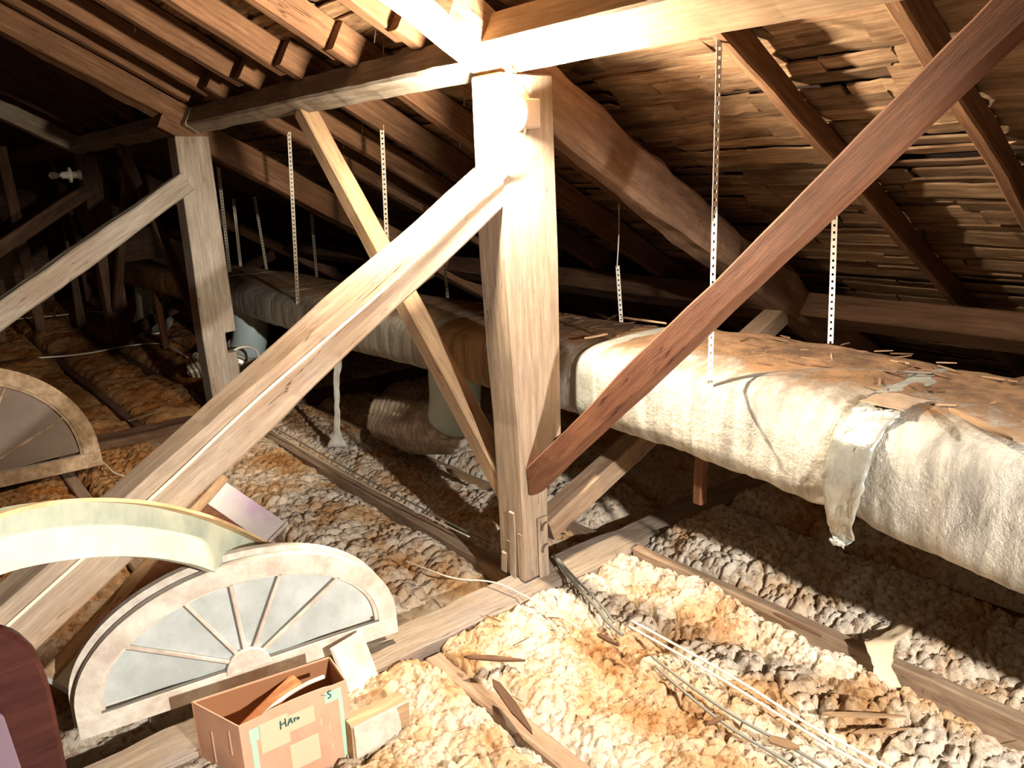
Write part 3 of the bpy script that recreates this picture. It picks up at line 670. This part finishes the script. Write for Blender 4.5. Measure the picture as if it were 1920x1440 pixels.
# ================================================================ LAMPS
lp = empty('lampholder', (.03, -.05, 2.07), 'white porcelain lampholder with a glaring lit bulb on the near post', 'lamp')
box('junction_box', (-.005, -.10, 2.015), (.075, -.002, 2.125), M_BOXM, lp, bev=.006)
MX = Matrix.Translation((-.01, -.06, 2.07)) @ Matrix.Rotation(math.pi, 4, 'Z')
lathe('porcelain_body', [(0, .068), (.012, .068), (.022, .06), (.03, .036), (.055, .034), (.06, .026)], M_PORC, lp, MX)
b1 = lathe('bulb', [(.058, .014), (.075, .017), (.098, .029), (.122, .037), (.145, .038), (.165, .030), (.178, .015), (.182, .002)], M_BULB, lp, MX)
lp2 = empty('lampholder', (-.06, 7.5, 1.995), 'small white lampholder with an unlit clear bulb on the furthest post', 'lamp')
MX2 = Matrix.Translation((-.05, 7.56, 1.995)) @ Matrix.Rotation(math.pi, 4, 'Z')
lathe('porcelain_body', [(0, .055), (.03, .055), (.034, .04), (.10, .04), (.104, .085), (.125, .085), (.13, .042), (.2, .036)], M_PORC, lp2, MX2)
lathe('bulb', [(.2, .02), (.225, .024), (.25, .036), (.285, .042), (.31, .036), (.325, .012)], M_CLEAR, lp2, MX2)

# cables
nY, pX = -.022, -.055
def on(pts, **k): return [at(x, y, **k) for x, y in pts]
cable('power_cable', on([(1130, -30), (1087, -4), (1033, 17), (997, 43)], X=-.07) + on([(967, 82), (948, 112), (953, 143)], Y=-.03) + [Vector((.045, -.035, 2.17)), Vector((.04, -.05, 2.12))], .0085, M_CABLE, 'white cable looping from the top edge down to the lit lampholder', 'cable')
cable('power_cable', on([(1500, -40), (1400, -14), (1273, 2), (1187, 17), (1073, 44), (1010, 63)], X=-.062) + on([(968, 84), (954, 108), (958, 146)], Y=-.03) + [Vector((.055, -.035, 2.16)), Vector((.05, -.05, 2.12))], .0085, M_CABLE, 'white cable running along the side of the pale purlin to the lit lampholder', 'cable')
pth = [Vector((.035, -.05, 2.02)), Vector((.037, -.02, 1.95)), Vector((.028, -.018, 1.895))]
for x in (-.06, -.3, -.6, -.9, -1.2, -1.5, -1.8, -2.3):
    t = (-x) / 2.35; hh = .11 + .075 * t; zt = 1.885 - .613 * (-x); dz = .035 + .03 * t + .01 * math.sin(x * 7)
    pth.append(Vector((x, -.001 + t * .0425, zt - dz)))
cable('power_cable', pth, .0062, M_CABLE, 'white cable clipped along the side of the massive brace', 'cable')
def floor_wire(px, z, r, mat, lb, cat='cable', group=None):
    P_ = []
    for i, (x, y) in enumerate(px):
        q = at(x, y, Z=z); P_.append(Vector((q.x, q.y, z + random.uniform(-.004, .006))))
    return cable('floor_cable', P_, r, mat, lb, cat, group=group)
zc = .028
floor_wire([(1040, 1045), (1075, 1092), (1120, 1140), (1140, 1170), (1168, 1192)], .03, .008, M_WIREG, 'dark grey cable dropping off the tie beam at the foot of the near post')
floor_wire([(1046, 1047), (1082, 1090), (1128, 1136), (1150, 1168)], .034, .006, M_WIREG, 'second grey cable beside the one dropping off the tie beam')
floor_wire([(1185, 1165), (1290, 1220), (1397, 1283), (1513, 1358), (1600, 1405), (1700, 1460)], zc, .0055, M_CABLE, 'white cable crossing the right foreground insulation, upper of the twin pair')
floor_wire([(1180, 1175), (1285, 1232), (1390, 1297), (1505, 1370), (1590, 1418), (1680, 1465)], zc, .0055, M_CABLE, 'white cable crossing the right foreground insulation, lower of the twin pair')
floor_wire([(1222, 1232), (1300, 1290), (1385, 1352), (1493, 1404), (1580, 1460)], zc, .006, M_WIREG, 'grey cable low in the foreground insulation, upper of the grey pair')
floor_wire([(1228, 1250), (1290, 1305), (1370, 1368), (1470, 1425), (1520, 1460)], zc, .006, M_WIREG, 'grey cable low in the foreground insulation, lower of the grey pair')
floor_wire([(500, 795), (560, 826), (630, 867), (730, 922), (872, 997), (920, 1020)], .015, .005, M_WIREG, 'thin grey cable lying beside the bare joist left of the near post')
floor_wire([(505, 805), (590, 856), (690, 912), (800, 968), (880, 1008)], .012, .004, M_CABLE, 'thin pale cable lying beside the bare joist left of the near post')
floor_wire([(760, 1050), (807, 1070), (857, 1087), (923, 1090), (973, 1110), (1063, 1163), (1090, 1180)], .03, .0035, M_CABLE, 'thin white wire crossing the tie beam left of the near post foot')
floor_wire([(0, 602), (67, 595), (110, 592), (167, 583), (230, 588)], .0, .008, M_CABLE, 'pale wire at the far left behind the grey brace')
floor_wire([(65, 671), (127, 667), (180, 660), (230, 650), (290, 643), (318, 648), (352, 670)], .02, .009, M_CABLE, 'long pale wire arching over the brown insulation left of the middle post')
floor_wire([(140, 812), (158, 825), (172, 850), (205, 878), (213, 888), (246, 896)], .03, .006, M_CABLE, 'kinked pinkish wire right of the rear arched window')
cable('floor_cable', [at(432, 662, Y=4.1), at(450, 650, Y=4.1), at(475, 650, Y=4.1), at(487, 665, Y=4.1), at(480, 690, Y=4.1)], .012, M_CABLE, 'white cable loop right of the middle post foot', 'cable')

# ================================================================ ARCHED WINDOWS
def lunette(nm, origin, yaw, lean, W, Hh, stilt, rail, glassm, framem, spokes, label, hub=.085, th=.036, asx=False, edge=None):
    """fan-light: local x along the bottom rail, z up, y = thickness (towards -y is the front)"""
    e = empty(nm, (0, 0, 0), label, 'window')
    M = Matrix.Translation(origin) @ Matrix.Rotation(yaw, 4, 'Z') @ Matrix.Rotation(-lean, 4, 'X'); e.matrix_world = M
    a0 = W / 2
    def arc(inset, n=40, full=True):
        a_, b_ = a0 - inset, Hh - stilt - inset; return [(a0 - a_ * math.cos(math.pi * i / n), stilt + b_ * math.sin(math.pi * i / n)) for i in range(n + 1)]
    def ringm(o_, i_, y0, y1, name, mat):
        n = len(o_); vs = [(x, y0, z) for x, z in o_] + [(x, y0, z) for x, z in i_] + [(x, y1, z) for x, z in o_] + [(x, y1, z) for x, z in i_]; fs = []
        for k in range(n - 1):
            fs += [(k, n + k, n + k + 1, k + 1), (2 * n + k, 2 * n + k + 1, 3 * n + k + 1, 3 * n + k), (k, k + 1, 2 * n + k + 1, 2 * n + k), (n + k, 3 * n + k, 3 * n + k + 1, n + k + 1)]
        fs += [(0, 2 * n, 3 * n, n), (n - 1, 2 * n - 1, 4 * n - 1, 3 * n - 1)]
        ob = new(name, mesh(name, vs, fs), mat, None); ob.parent = e; return ob
    def child(ob): ob.parent = e; ob.matrix_parent_inverse = Matrix(); return ob
    fo = [(0, 0)] + arc(0) + [(W, 0)]; fi = [(rail, rail * .95)] + [(max(rail, min(W - rail, x)), z) for x, z in arc(rail)] + [(W - rail, rail * .95)]
    ringm(fo, fi, 0, th, 'arch_frame', framem)
    # bead round the glass
    bo = fi; bi = [(x + (a0 - x) * .03, z + (.2 - z) * .03) for x, z in fi]
    ringm(bo, bi, .006, .016, 'bead_or_shade_strip', framem)
    child(box('bottom_rail', (.0, -.001, 0), (W, th + .001, rail * .95), framem, bev=.002))
    child(box('bead_or_shade_strip', (rail, .004, rail * .95), (W - rail, .012, rail * .95 + .008), M_BEADSHADE, bev=0))
    cx, cz = a0 * .98, rail * .9
    # glass panes between the spokes
    angs = sorted(spokes); lim = [3] + angs + [177]
    a_, b_ = a0 - rail + .004, Hh - stilt - rail + .004
    def hit(an):
        c, s_ = math.cos(math.radians(an)), math.sin(math.radians(an)); t = .02
        while t < 2:
            x, z = cx + c * t, cz + s_ * t
            if x < rail or x > W - rail: return t
            if z > stilt and ((x - a0) / a_) ** 2 + ((z - stilt) / b_) ** 2 > 1: return t
            t += .004
        return t
    for i in range(len(lim) - 1):
        l0, l1 = lim[i], lim[i + 1]; n = 8; P0 = []
        for j in range(n + 1):
            an = l0 + (l1 - l0) * j / n; t = hit(an); P0.append((cx + math.cos(math.radians(an)) * t, cz + math.sin(math.radians(an)) * t))
        pts_ = [(cx, cz)] + P0
        child(prism('pane', pts_, .020, .023, glassm, bev=0))
    for an in angs:
        t = hit(an); c, s_ = math.cos(math.radians(an)), math.sin(math.radians(an)); L = t
        p0 = Vector((cx + c * hub * .8, .012, cz + s_ * hub * .8)); p1 = Vector((cx + c * L, .012, cz + s_ * L))
        mo = beam('muntin', p0 + Vector((0, -.006, 0)), p1 + Vector((0, -.006, 0)), .015, .016, framem, up=(0, -1, 0), rough=0, ch=.003); mml = mo.matrix_world.copy(); child(mo)
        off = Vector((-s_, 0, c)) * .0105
        ob = beam('bead_or_shade_strip', p0 + off + Vector((0, .004, 0)), p1 + off + Vector((0, .004, 0)), .005, .006, M_BEADSHADE, up=(0, -1, 0), rough=0, ch=.001); ob.parent = mo; ob.matrix_parent_inverse = mml.inverted()  # thin dark strip standing in for the shadow beside each muntin
    n = 16; hp = [(cx + hub * math.cos(math.pi * i / n), cz - .012 + hub * math.sin(math.pi * i / n)) for i in range(n + 1)]
    child(prism('hub', hp, -.006, .026, framem, bev=.003))
    if edge:
        ringm([(x, z) for x, z in arc(-.001)], [(x, z) for x, z in arc(.006)], .002, th - .002, 'outer_edge', edge) 
    return e
yaw = math.atan2(-.175, 1.153)
w0 = Vector((-1.855, .152, .055))
lunette('arched_window', w0, yaw, math.radians(4), 1.155, .474, .10, .075, M_GLASS, M_WHITE, [32, 63, 93, 120, 151], 'white semicircular fan window with radiating bars, front one of the pair behind the cardboard box', hub=.082)
dirn = Vector((-math.sin(yaw), math.cos(yaw), 0)); dx = Vector((math.cos(yaw), math.sin(yaw), 0))
lunette('arched_window', w0 + dirn * .052 - dx * .012 + Vector((0, 0, .018)), yaw, math.radians(4), 1.155, .474, .10, .07, M_GLASS, M_WHITE, [63, 93, 120], 'second white semicircular fan window leaning directly behind the front one, only its rim showing')
# rear arched window at the left edge
lunette('arched_window', Vector((-2.62, 3.22, .03)), math.radians(-3), math.radians(22), 1.50, .82, .14, .10, M_DUSTG, M_OLDW, [25, 60, 120, 150], 'dusty brown arched window lying back on the insulation at the left edge', hub=.1)
# green arched casing
A0 = Vector((-1.15, .33, 0)); dd = Vector((-1, -1.12, 0)).normalized(); nn = Vector((-dd.y, dd.x, 0))
gr = empty('arched_casing', A0, 'pale green curved door casing standing between the brown arched window and the white fan windows', 'casing')
def arc_strip(name, outs, ins, y0, y1, mat):
    n = len(outs); vs = []
    for (pp, yy) in ((outs, y0), (ins, y0), (outs, y1), (ins, y1)): vs += [A0 + dd * q[0] + nn * yy + Vector((0, 0, q[1])) for q in pp]
    fs = []
    for k in range(n - 1): fs += [(k, n + k, n + k + 1, k + 1), (2 * n + k, 2 * n + k + 1, 3 * n + k + 1, 3 * n + k), (k, k + 1, 2 * n + k + 1, 2 * n + k), (n + k, 3 * n + k, 3 * n + k + 1, n + k + 1)]
    fs += [(0, 2 * n, 3 * n, n), (n - 1, 2 * n - 1, 4 * n - 1, 3 * n - 1)]
    ob = new(name, mesh(name, vs, fs), mat, gr)
    return ob
# outline fitted as an ellipse arc in the plane of the casing
def ell(R1, R2, cxx, czz, a0, a1, n=48): return [(cxx + R1 * math.cos(math.radians(a0 + (a1 - a0) * i / n)), czz + R2 * math.sin(math.radians(a0 + (a1 - a0) * i / n))) for i in range(n + 1)]
def onpl(x, y):
    r_ = ray(x, y); tt = ((np.array(A0) - CP) @ np.array(nn)) / (r_ @ np.array(nn)); q = Vector(CP + tt * r_); return ((q - A0).dot(dd), q.z)
O_ = [onpl(x, y) for x, y in [(560, 1062), (510, 1030), (450, 1000), (380, 970), (280, 945), (180, 936), (80, 941), (0, 955), (-120, 1000), (-220, 1070), (-300, 1160), (-350, 1270)]]
I_ = [onpl(x, y) for x, y in [(500, 1130), (440, 1088), (375, 1060), (300, 1046), (220, 1042), (150, 1046), (60, 1060), (0, 1075), (-90, 1115), (-160, 1180), (-210, 1250), (-240, 1330)]]
def smoothl(L_, m_):
    L_ = np.array(L_); s_ = np.r_[0, np.cumsum(np.hypot(*np.diff(L_, axis=0).T))]; u_ = np.linspace(0, s_[-1], m_); x = np.interp(u_, s_, L_[:, 0]); z = np.interp(u_, s_, L_[:, 1])
    k_ = np.ones(5) / 5; xp = np.convolve(np.pad(x, 2, 'edge'), k_, 'valid'); zp = np.convolve(np.pad(z, 2, 'edge'), k_, 'valid'); return np.stack([xp, zp], 1)
Os, Is = smoothl(O_, 50), smoothl(I_, 50); Mid = Os * .52 + Is * .48; Low = Os * .12 + Is * .88
arc_strip('face_board', Os, Mid, -.034, .0, M_GREEN)
arc_strip('inner_board', Mid, Low, -.022, .0, M_GREEN)
arc_strip('bead_moulding', Low, Is, -.034, .0, M_GREEN)
t_ = arc_strip('edge_lamination', Os + np.array([0, .0]), Os * .93 + Mid * .07, .001, .022, M_CREAMW); tag(t_, label='bare cream wood edge of the casing')
t_ = arc_strip('edge_lamination', Os + np.array([0, .006]), Os * .93 + Mid * .07, .024, .040, M_CREAMW)
for px, py in ((14, 1000), (330, 1030)):
    r_ = ray(px, py); tt = ((np.array(A0) - CP) @ np.array(nn)) / (r_ @ np.array(nn)); q = Vector(CP + tt * r_)
    ob = lathe('plugged_hole', [(0, .012), (.004, .012)], M_PORC, gr, Matrix.Translation(q - nn * .036) @ nn.to_track_quat('X', 'Z').to_matrix().to_4x4())

# long framed panel lying under the brace: white printed face, tan wooden edge
pe = empty('framed_panel', (-.9, 1.2, .1), 'long wood-edged panel with a white purple-stained face, slanting under the massive brace', 'panel')
q0, q1, q2 = at(420, 903, Z=.24), at(535, 985, Z=.12), at(512, 1018, Z=.02)
q3 = at(120, 1262, Y=.32); ax = (q3 - q0).normalized()
def quad_board(name, a, b_, c, d, th, mat, parent):
    a, b_, c, d = [Vector(v) for v in (a, b_, c, d)]; n_ = (b_ - a).cross(d - a).normalized()
    if n_.dot(Vector(CP) - a) < 0: n_ = -n_
    ctr = (a + b_) / 2; vs = [v - ctr for v in (a, b_, c, d)] + [v - n_ * th - ctr for v in (a, b_, c, d)]
    me = mesh(name, vs, [(0, 1, 2, 3), (7, 6, 5, 4), (0, 4, 5, 1), (1, 5, 6, 2), (2, 6, 7, 3), (3, 7, 4, 0)])
    o = new(name, me, mat, parent, Matrix.Translation(ctr)); return o
pA, pB = at(418, 900, Y=1.75), at(540, 983, Y=1.45)
pD = at(90, 1270, Y=.42); pCc = at(190, 1330, Y=.30)
quad_board('panel_face', pA, pB, pB.lerp(pCc, .16), pA.lerp(pD, .16), .02, M_PRINT, pe)
quad_board('panel_board', pA.lerp(pD, .162), pB.lerp(pCc, .162), pCc.lerp(pB, .22), pD.lerp(pA, .22), .02, W_BRN, pe)
quad_board('panel_end', pA.lerp(pD, .782), pB.lerp(pCc, .782), pCc, pD, .02, M_GLASS, pe)
upn = (pB - pA).cross(pD - pA).normalized(); upn = upn if upn.z > 0 else -upn
beam('side_batten', pA + upn * .03, pD + upn * .03, .05, .05, W_PALE, up=upn, parent=pe, rough=.002)
beam('side_batten', pB.lerp(pA, .02) + upn * .012, pCc + upn * .012, .02, .03, M_WHITE, up=upn, parent=pe, rough=0)

# maroon post at the lower left
mp_ = empty('headboard', (-2.0, -.2, 0), 'dark maroon rounded wooden upright cut off by the lower left corner', 'furniture')
a = at(125, 1440, Y=-.32)
px0 = a.x
prof = []
for (x, y) in [(128, 1470), (118, 1400), (104, 1330), (92, 1280), (70, 1225), (35, 1192), (0, 1180), (-120, 1175), (-120, 1470)]:
    q = at(x, y, Y=-.32); prof.append((q.x, q.z))
prof[0] = (prof[0][0], -.1); prof[-1] = (prof[-1][0], -.1)
prism('upright', prof, -.32, -.27, W_MAROON, mp_, bev=.012)
q = [at(x, y, Y=-.335) for x, y in [(-60, 1300), (8, 1345), (40, 1440), (50, 1480)]]
prism('purple_panel', [(q[0].x, q[0].z), (q[1].x, q[1].z), (q[2].x, q[2].z), (q[3].x, -.1), (q[0].x, -.1)], -.335, -.321, plain('dull_purple_cloth', (.20, .14, .19), .7), mp_, bev=.003)

# ================================================================ CARDBOARD BOX
bx = empty('cardboard_box', (-1.3, -.2, -.1), 'open cardboard box with dark teal handwriting in front of the white fan windows', 'box')
bw, bd, bh = .368, .25, .30
BM = Matrix.Translation((-1.478, -.335, -.10)) @ Matrix.Rotation(math.radians(-3), 4, 'Z'); bx.matrix_world = BM
def bchild(o): o.parent = bx; o.matrix_parent_inverse = Matrix(); return o
def sag(x): return .014 * math.sin(math.pi * x / bw) ** 2
n = 14
top = [(bw * i / n, bh - .0 + .012 * math.sin(math.pi * i / n) * (1 if 3 < i < 12 else .3)) for i in range(n + 1)]
bchild(prism('front_panel', [(0, 0)] + [(bw, 0)] + top[::-1], 0, .004, M_CARD, bev=0))
FL, FR, BL, BR = Vector((0, 0, 0)), Vector((bw, 0, 0)), Vector((-.085, .225, 0)), Vector((bw + .012, .165, 0))
def wall(nm, p, q, off, mat, z0=0., z1=None, th=.004):
    z1 = bh if z1 is None else z1; d_ = (q - p).normalized(); n_ = Vector((-d_.y, d_.x, 0)); a_ = p + n_ * off; b_ = q + n_ * off
    vs = [a_ + Vector((0, 0, z0)), b_ + Vector((0, 0, z0)), b_ + Vector((0, 0, z1)), a_ + Vector((0, 0, z1))]; vs += [v + n_ * th for v in vs]
    bchild(new(nm, mesh(nm, vs, [(3, 2, 1, 0), (4, 5, 6, 7), (0, 1, 5, 4), (1, 2, 6, 5), (2, 3, 7, 6), (3, 0, 4, 7)]), mat))
wall('side_panel', BL, FL, .0, M_CARD); wall('side_panel', FR, BR, .0, M_CARD); wall('back_panel', BR, BL, .0, M_CARD)
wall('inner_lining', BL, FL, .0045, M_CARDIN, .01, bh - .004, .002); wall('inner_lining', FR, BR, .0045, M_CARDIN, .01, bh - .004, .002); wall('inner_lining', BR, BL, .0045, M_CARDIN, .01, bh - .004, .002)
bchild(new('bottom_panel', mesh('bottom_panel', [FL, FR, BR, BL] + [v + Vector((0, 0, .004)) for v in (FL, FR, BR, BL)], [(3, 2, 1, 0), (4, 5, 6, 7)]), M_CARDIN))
def fp(x0, z0, x1, z1, mat, nm='printed_patch'):
    bchild(box(nm, (x0, -.0012, z0), (x1, -.0002, z1), mat, bev=0))
for (x0, z0, x1, z1, mt) in [(.060, .165, .155, .275, M_CARDL), (.155, .2, .245, .262, M_CARDL), (.150, .05, .25, .15, M_CARDL), (.05, .0, .12, .06, M_CARDL),
        (.028, .225, .062, .272, M_MINT), (.030, .0, .048, .225, M_MINT), (.285, .245, .345, .285, M_MINT), (.332, .0, .347, .245, M_MINT)]: fp(x0, z0, x1, z1, mt)
def stroke(pts, r=.0026):
    c_ = cable('ink_stroke', [Vector((x, -.0022, z)) for x, z in pts], r, M_INK, K=5, smooth_iter=1); c_.parent = bx; c_.matrix_parent_inverse = Matrix()
X0, Z0 = .128, .226
stroke([(X0, Z0), (X0 + .002, Z0 + .030)]); stroke([(X0 + .018, Z0 + .002), (X0 + .018, Z0 + .032)]); stroke([(X0, Z0 + .015), (X0 + .018, Z0 + .018)])      # H
stroke([(X0 + .024, Z0 + .002), (X0 + .036, Z0 + .031), (X0 + .040, Z0 + .004)]); stroke([(X0 + .028, Z0 + .012), (X0 + .040, Z0 + .014)])                   # A
stroke([(X0 + .047, Z0 + .006), (X0 + .048, Z0 + .020)]); stroke([(X0 + .048, Z0 + .014), (X0 + .054, Z0 + .018)]); stroke([(X0 + .058, Z0 + .008), (X0 + .059, Z0 + .018)]); stroke([(X0 + .062, Z0 + .016), (X0 + .064, Z0 + .009)])
stroke([(.310, .286), (.303, .289), (.297, .284), (.300, .277), (.307, .272), (.307, .265), (.300, .262), (.296, .264)])                                       # S
for i in range(4): stroke([(.274 + i * .005, .286 - i * .003), (.2755 + i * .005, .285 - i * .003)], .0016)
for x_, z0_, z1_ in ((.262, .17, .20), (.290, .135, .165), (.292, .06, .085)): fp(x_, z0_, x_ + .004, z1_, M_CARDL, 'torn_scratch')
for f0, z0_, z1_ in ((.22, .17, .26), (.62, .10, .22)): wall('torn_scratch', FL.lerp(BL, f0 + .03), FL.lerp(BL, f0), -.0016, M_CARDL, z0_, z1_, .0014)
# contents of the box
sh = beam('wood_offcut', BM @ Vector((.03, .06, .24)), BM @ Vector((.25, .16, .275)), .05, .012, M_ORG, 'orange wooden offcut lying inside the cardboard box', 'offcut', up=(0, -.5, .85))
cable('white_hoop', [BM @ Vector(v) for v in ((.045, .018, .255), (.10, .03, .29), (.17, .04, .308), (.25, .045, .318), (.31, .05, .312))], .0075, M_WHITE, 'white curved rim of something round poking out of the cardboard box', 'hoop')
# planks and painted offcuts by the box
beam('painted_offcut', (-1.13, -.36, .05), (-.905, -.37, .045), .075, .14, W_PALE, 'white-faced block of painted timber right of the cardboard box', 'offcut', rough=.001)
ob = box('painted_face', (-1.125, -.406, -.082), (-.905, -.399, .043), M_WHITE, bpy.data.objects['painted_offcut'], bev=.001)
beam('painted_casing', (-.915, -.145, -.15), (-.955, -.055, .14), .14, .022, M_WHITE, 'short pale painted board leaning on the tie beam between box and joist', 'board', up=(0, -1, .3), rough=.001)
beam('old_plank', (-1.97, -.31, -.02), (-1.49, -.27, -.0), .16, .08, W_GREY, 'rough grey plank lying left of the cardboard box', 'board', rough=.008)
beam('old_plank', (-1.9, -.52, -.10), (-1.2, -.50, -.10), .12, .04, W_DARK, 'dark plank at the bottom edge under the cardboard box', 'board', rough=.005)

# ================================================================ DEBRIS
random.seed(11)
def chip(name, loc, L, w_, th, ang, mat, lb, cat='splinter', group=None, tilt=0.):
    d = Vector((math.cos(ang), math.sin(ang), tilt)); a = Vector(loc) - d * L / 2; b = Vector(loc) + d * L / 2
    SEED[0] += 1; M, LL = frame(a, b, (0, 0, 1))
    K = random.choice([0, 1]); 
    prof = [(0, -w_ * .15), (LL * .12, -w_ * .5), (LL * .6, -w_ * .55), (LL, -w_ * .1), (LL * .93, w_ * .15), (LL * .5, w_ * .5), (LL * .1, w_ * .35)]
    vs = [(x, y, 0) for x, y in prof] + [(x, y, th) for x, y in prof]; n = len(prof)
    fs = [tuple(range(n - 1, -1, -1)), tuple(range(n, 2 * n))] + [(i, (i + 1) % n, (i + 1) % n + n, i + n) for i in range(n)]
    o = new(name, mesh(name, vs, fs), mat, None, M); return tag(o, lb, cat, group)
# splinters on the duct
for i in range(75):
    near = i < 50
    Y = random.uniform(-1.9, -.5) if near else random.uniform(.0, 1.2); X = random.uniform(.6, 1.08) if i % 3 else random.uniform(.5, 1.08)
    xf, xb, zb, zt = sect(Y)
    chip('splinter', (X, Y, zt + (.038 if Y < 0 else .018)), random.uniform(.03, .14), random.uniform(.004, .013), .004, random.uniform(-1.6, 1.6), random.choice([M_CHIP, M_CHIPD, M_CHIPD]), 'splinter of roof wood on the %s' % ('bright duct top right of the red-brown brace' if near else 'dark duct top beside the near post'), group='splinters on the near duct top' if near else 'splinters on the dark duct top', tilt=random.uniform(-.03, .03))
for (px, py, qx, qy, w_, lb) in [(1165, 600, 1250, 612, .014, 'long pale stick on the dark duct top right of the near post'), (1780, 775, 1900, 835, .03, 'broad pale stick on the near duct top at the right edge'), (1095, 640, 1140, 632, .02, 'pale short stick on the dark duct top beside the near post')]:
    z = 1.06 if px > 1300 else 1.045; a, b = at(px, py, Z=z + .01), at(qx, qy, Z=z + .01)
    chip('stick', (a + b) / 2 + Vector((0, 0, .012)), (a - b).length, w_, .008, math.atan2(b.y - a.y, b.x - a.x), M_CHIP, lb)
cable('bent_strap', [at(1340, 722, Z=1.075), at(1400, 705, Z=1.075), at(1470, 697, Z=1.078), at(1560, 692, Z=1.08), at(1680, 696, Z=1.08), at(1760, 700, Z=1.075)], .006, M_WIRED, 'dark cord stretched over the top of the near duct from the strap', 'cord')
# splinters on the insulation
spots = [(870, 1232, 985, 1240, .028, 'dark flat splinter lying on the pale insulation in front of the tie beam'), (925, 1275, 1000, 1378, .035, 'reddish long splinter pointing at the bottom edge right of the pale joist'), (1120, 1190, 1160, 1212, .02, 'short dark splinter near the end of the dropped grey cable'),
         (1470, 1300, 1500, 1335, .02, 'triangular shard standing in the insulation by the white cables'), (1440, 1385, 1500, 1405, .04, 'orange flat offcut between the grey cables'), (1600, 1375, 1700, 1368, .012, 'thin pale stick lying in the right foreground'),
         (1325, 1360, 1360, 1345, .018, 'small brown stick in the lower right foreground'), (1450, 1150, 1540, 1195, .018, 'dark splinter lying along the reddish joist'),
         (1540, 1340, 1700, 1345, .02, 'grey splinter beyond the white cables'), (838, 880, 905, 912, .05, 'small tan board scrap on the joist left of the near post'), (240, 790, 300, 770, .02, 'thin stick on the brown insulation near the middle tie beam')]
for (px, py, qx, qy, w_, lb) in spots:
    a, b = at(px, py, Z=.03), at(qx, qy, Z=.03); chip('splinter', (a + b) / 2, (a - b).length, w_, .008, math.atan2(b.y - a.y, b.x - a.x), M_CHIPD if 'dark' in lb or 'brown' in lb or 'red' in lb else M_CHIP, lb)
for i in range(90):
    X = random.uniform(-.7, 1.3); Y = random.uniform(-1.9, -.15) if i % 3 else random.uniform(.5, 3.)
    chip('splinter', (X, Y, gz(X, Y) + .012), random.uniform(.02, .09), random.uniform(.003, .008), .003, random.uniform(0, 6), random.choice([M_CHIP, M_CHIPD]), 'small wood splinter scattered on the insulation %s' % ('in front of the near tie beam' if Y < 0 else 'behind the near tie beam'), group='splinters in front of the tie beam' if Y < 0 else 'splinters behind the tie beam', tilt=random.uniform(-.3, .3))
# folded paper tape standing by the right joist
random.seed(8)
sheet('paper_strip', strip([at(1740, 1135, Z=-.02), at(1690, 1180, Z=.05), at(1650, 1205, Z=.07), at(1655, 1250, Z=.0), at(1665, 1290, Z=-.04)], (.77, -.63, 0), [.05, .10, .12, .07, .10], 5, .004), plain('cream_paper', (.66, .52, .36), .7), None, .002, 'folded cream paper strip sticking out of the insulation under the duct', 'paper strip')
# roofing nails poking through beside the rafters
for i in range(46):
    X = random.uniform(-1.2, 1.6); Y = random.choice([-1.2, -.9, .9, 1.1, 1.5, 1.75, 2.2, 2.4, 2.9, 3.4]) + random.uniform(-.12, .12)
    z = roofz(X, 2.55); o = cable('nail', [(X, Y, z + .02), (X - .015, Y, z - .045 - random.random() * .02)], .0028, M_NAIL, K=4, smooth_iter=0, parent=ce)
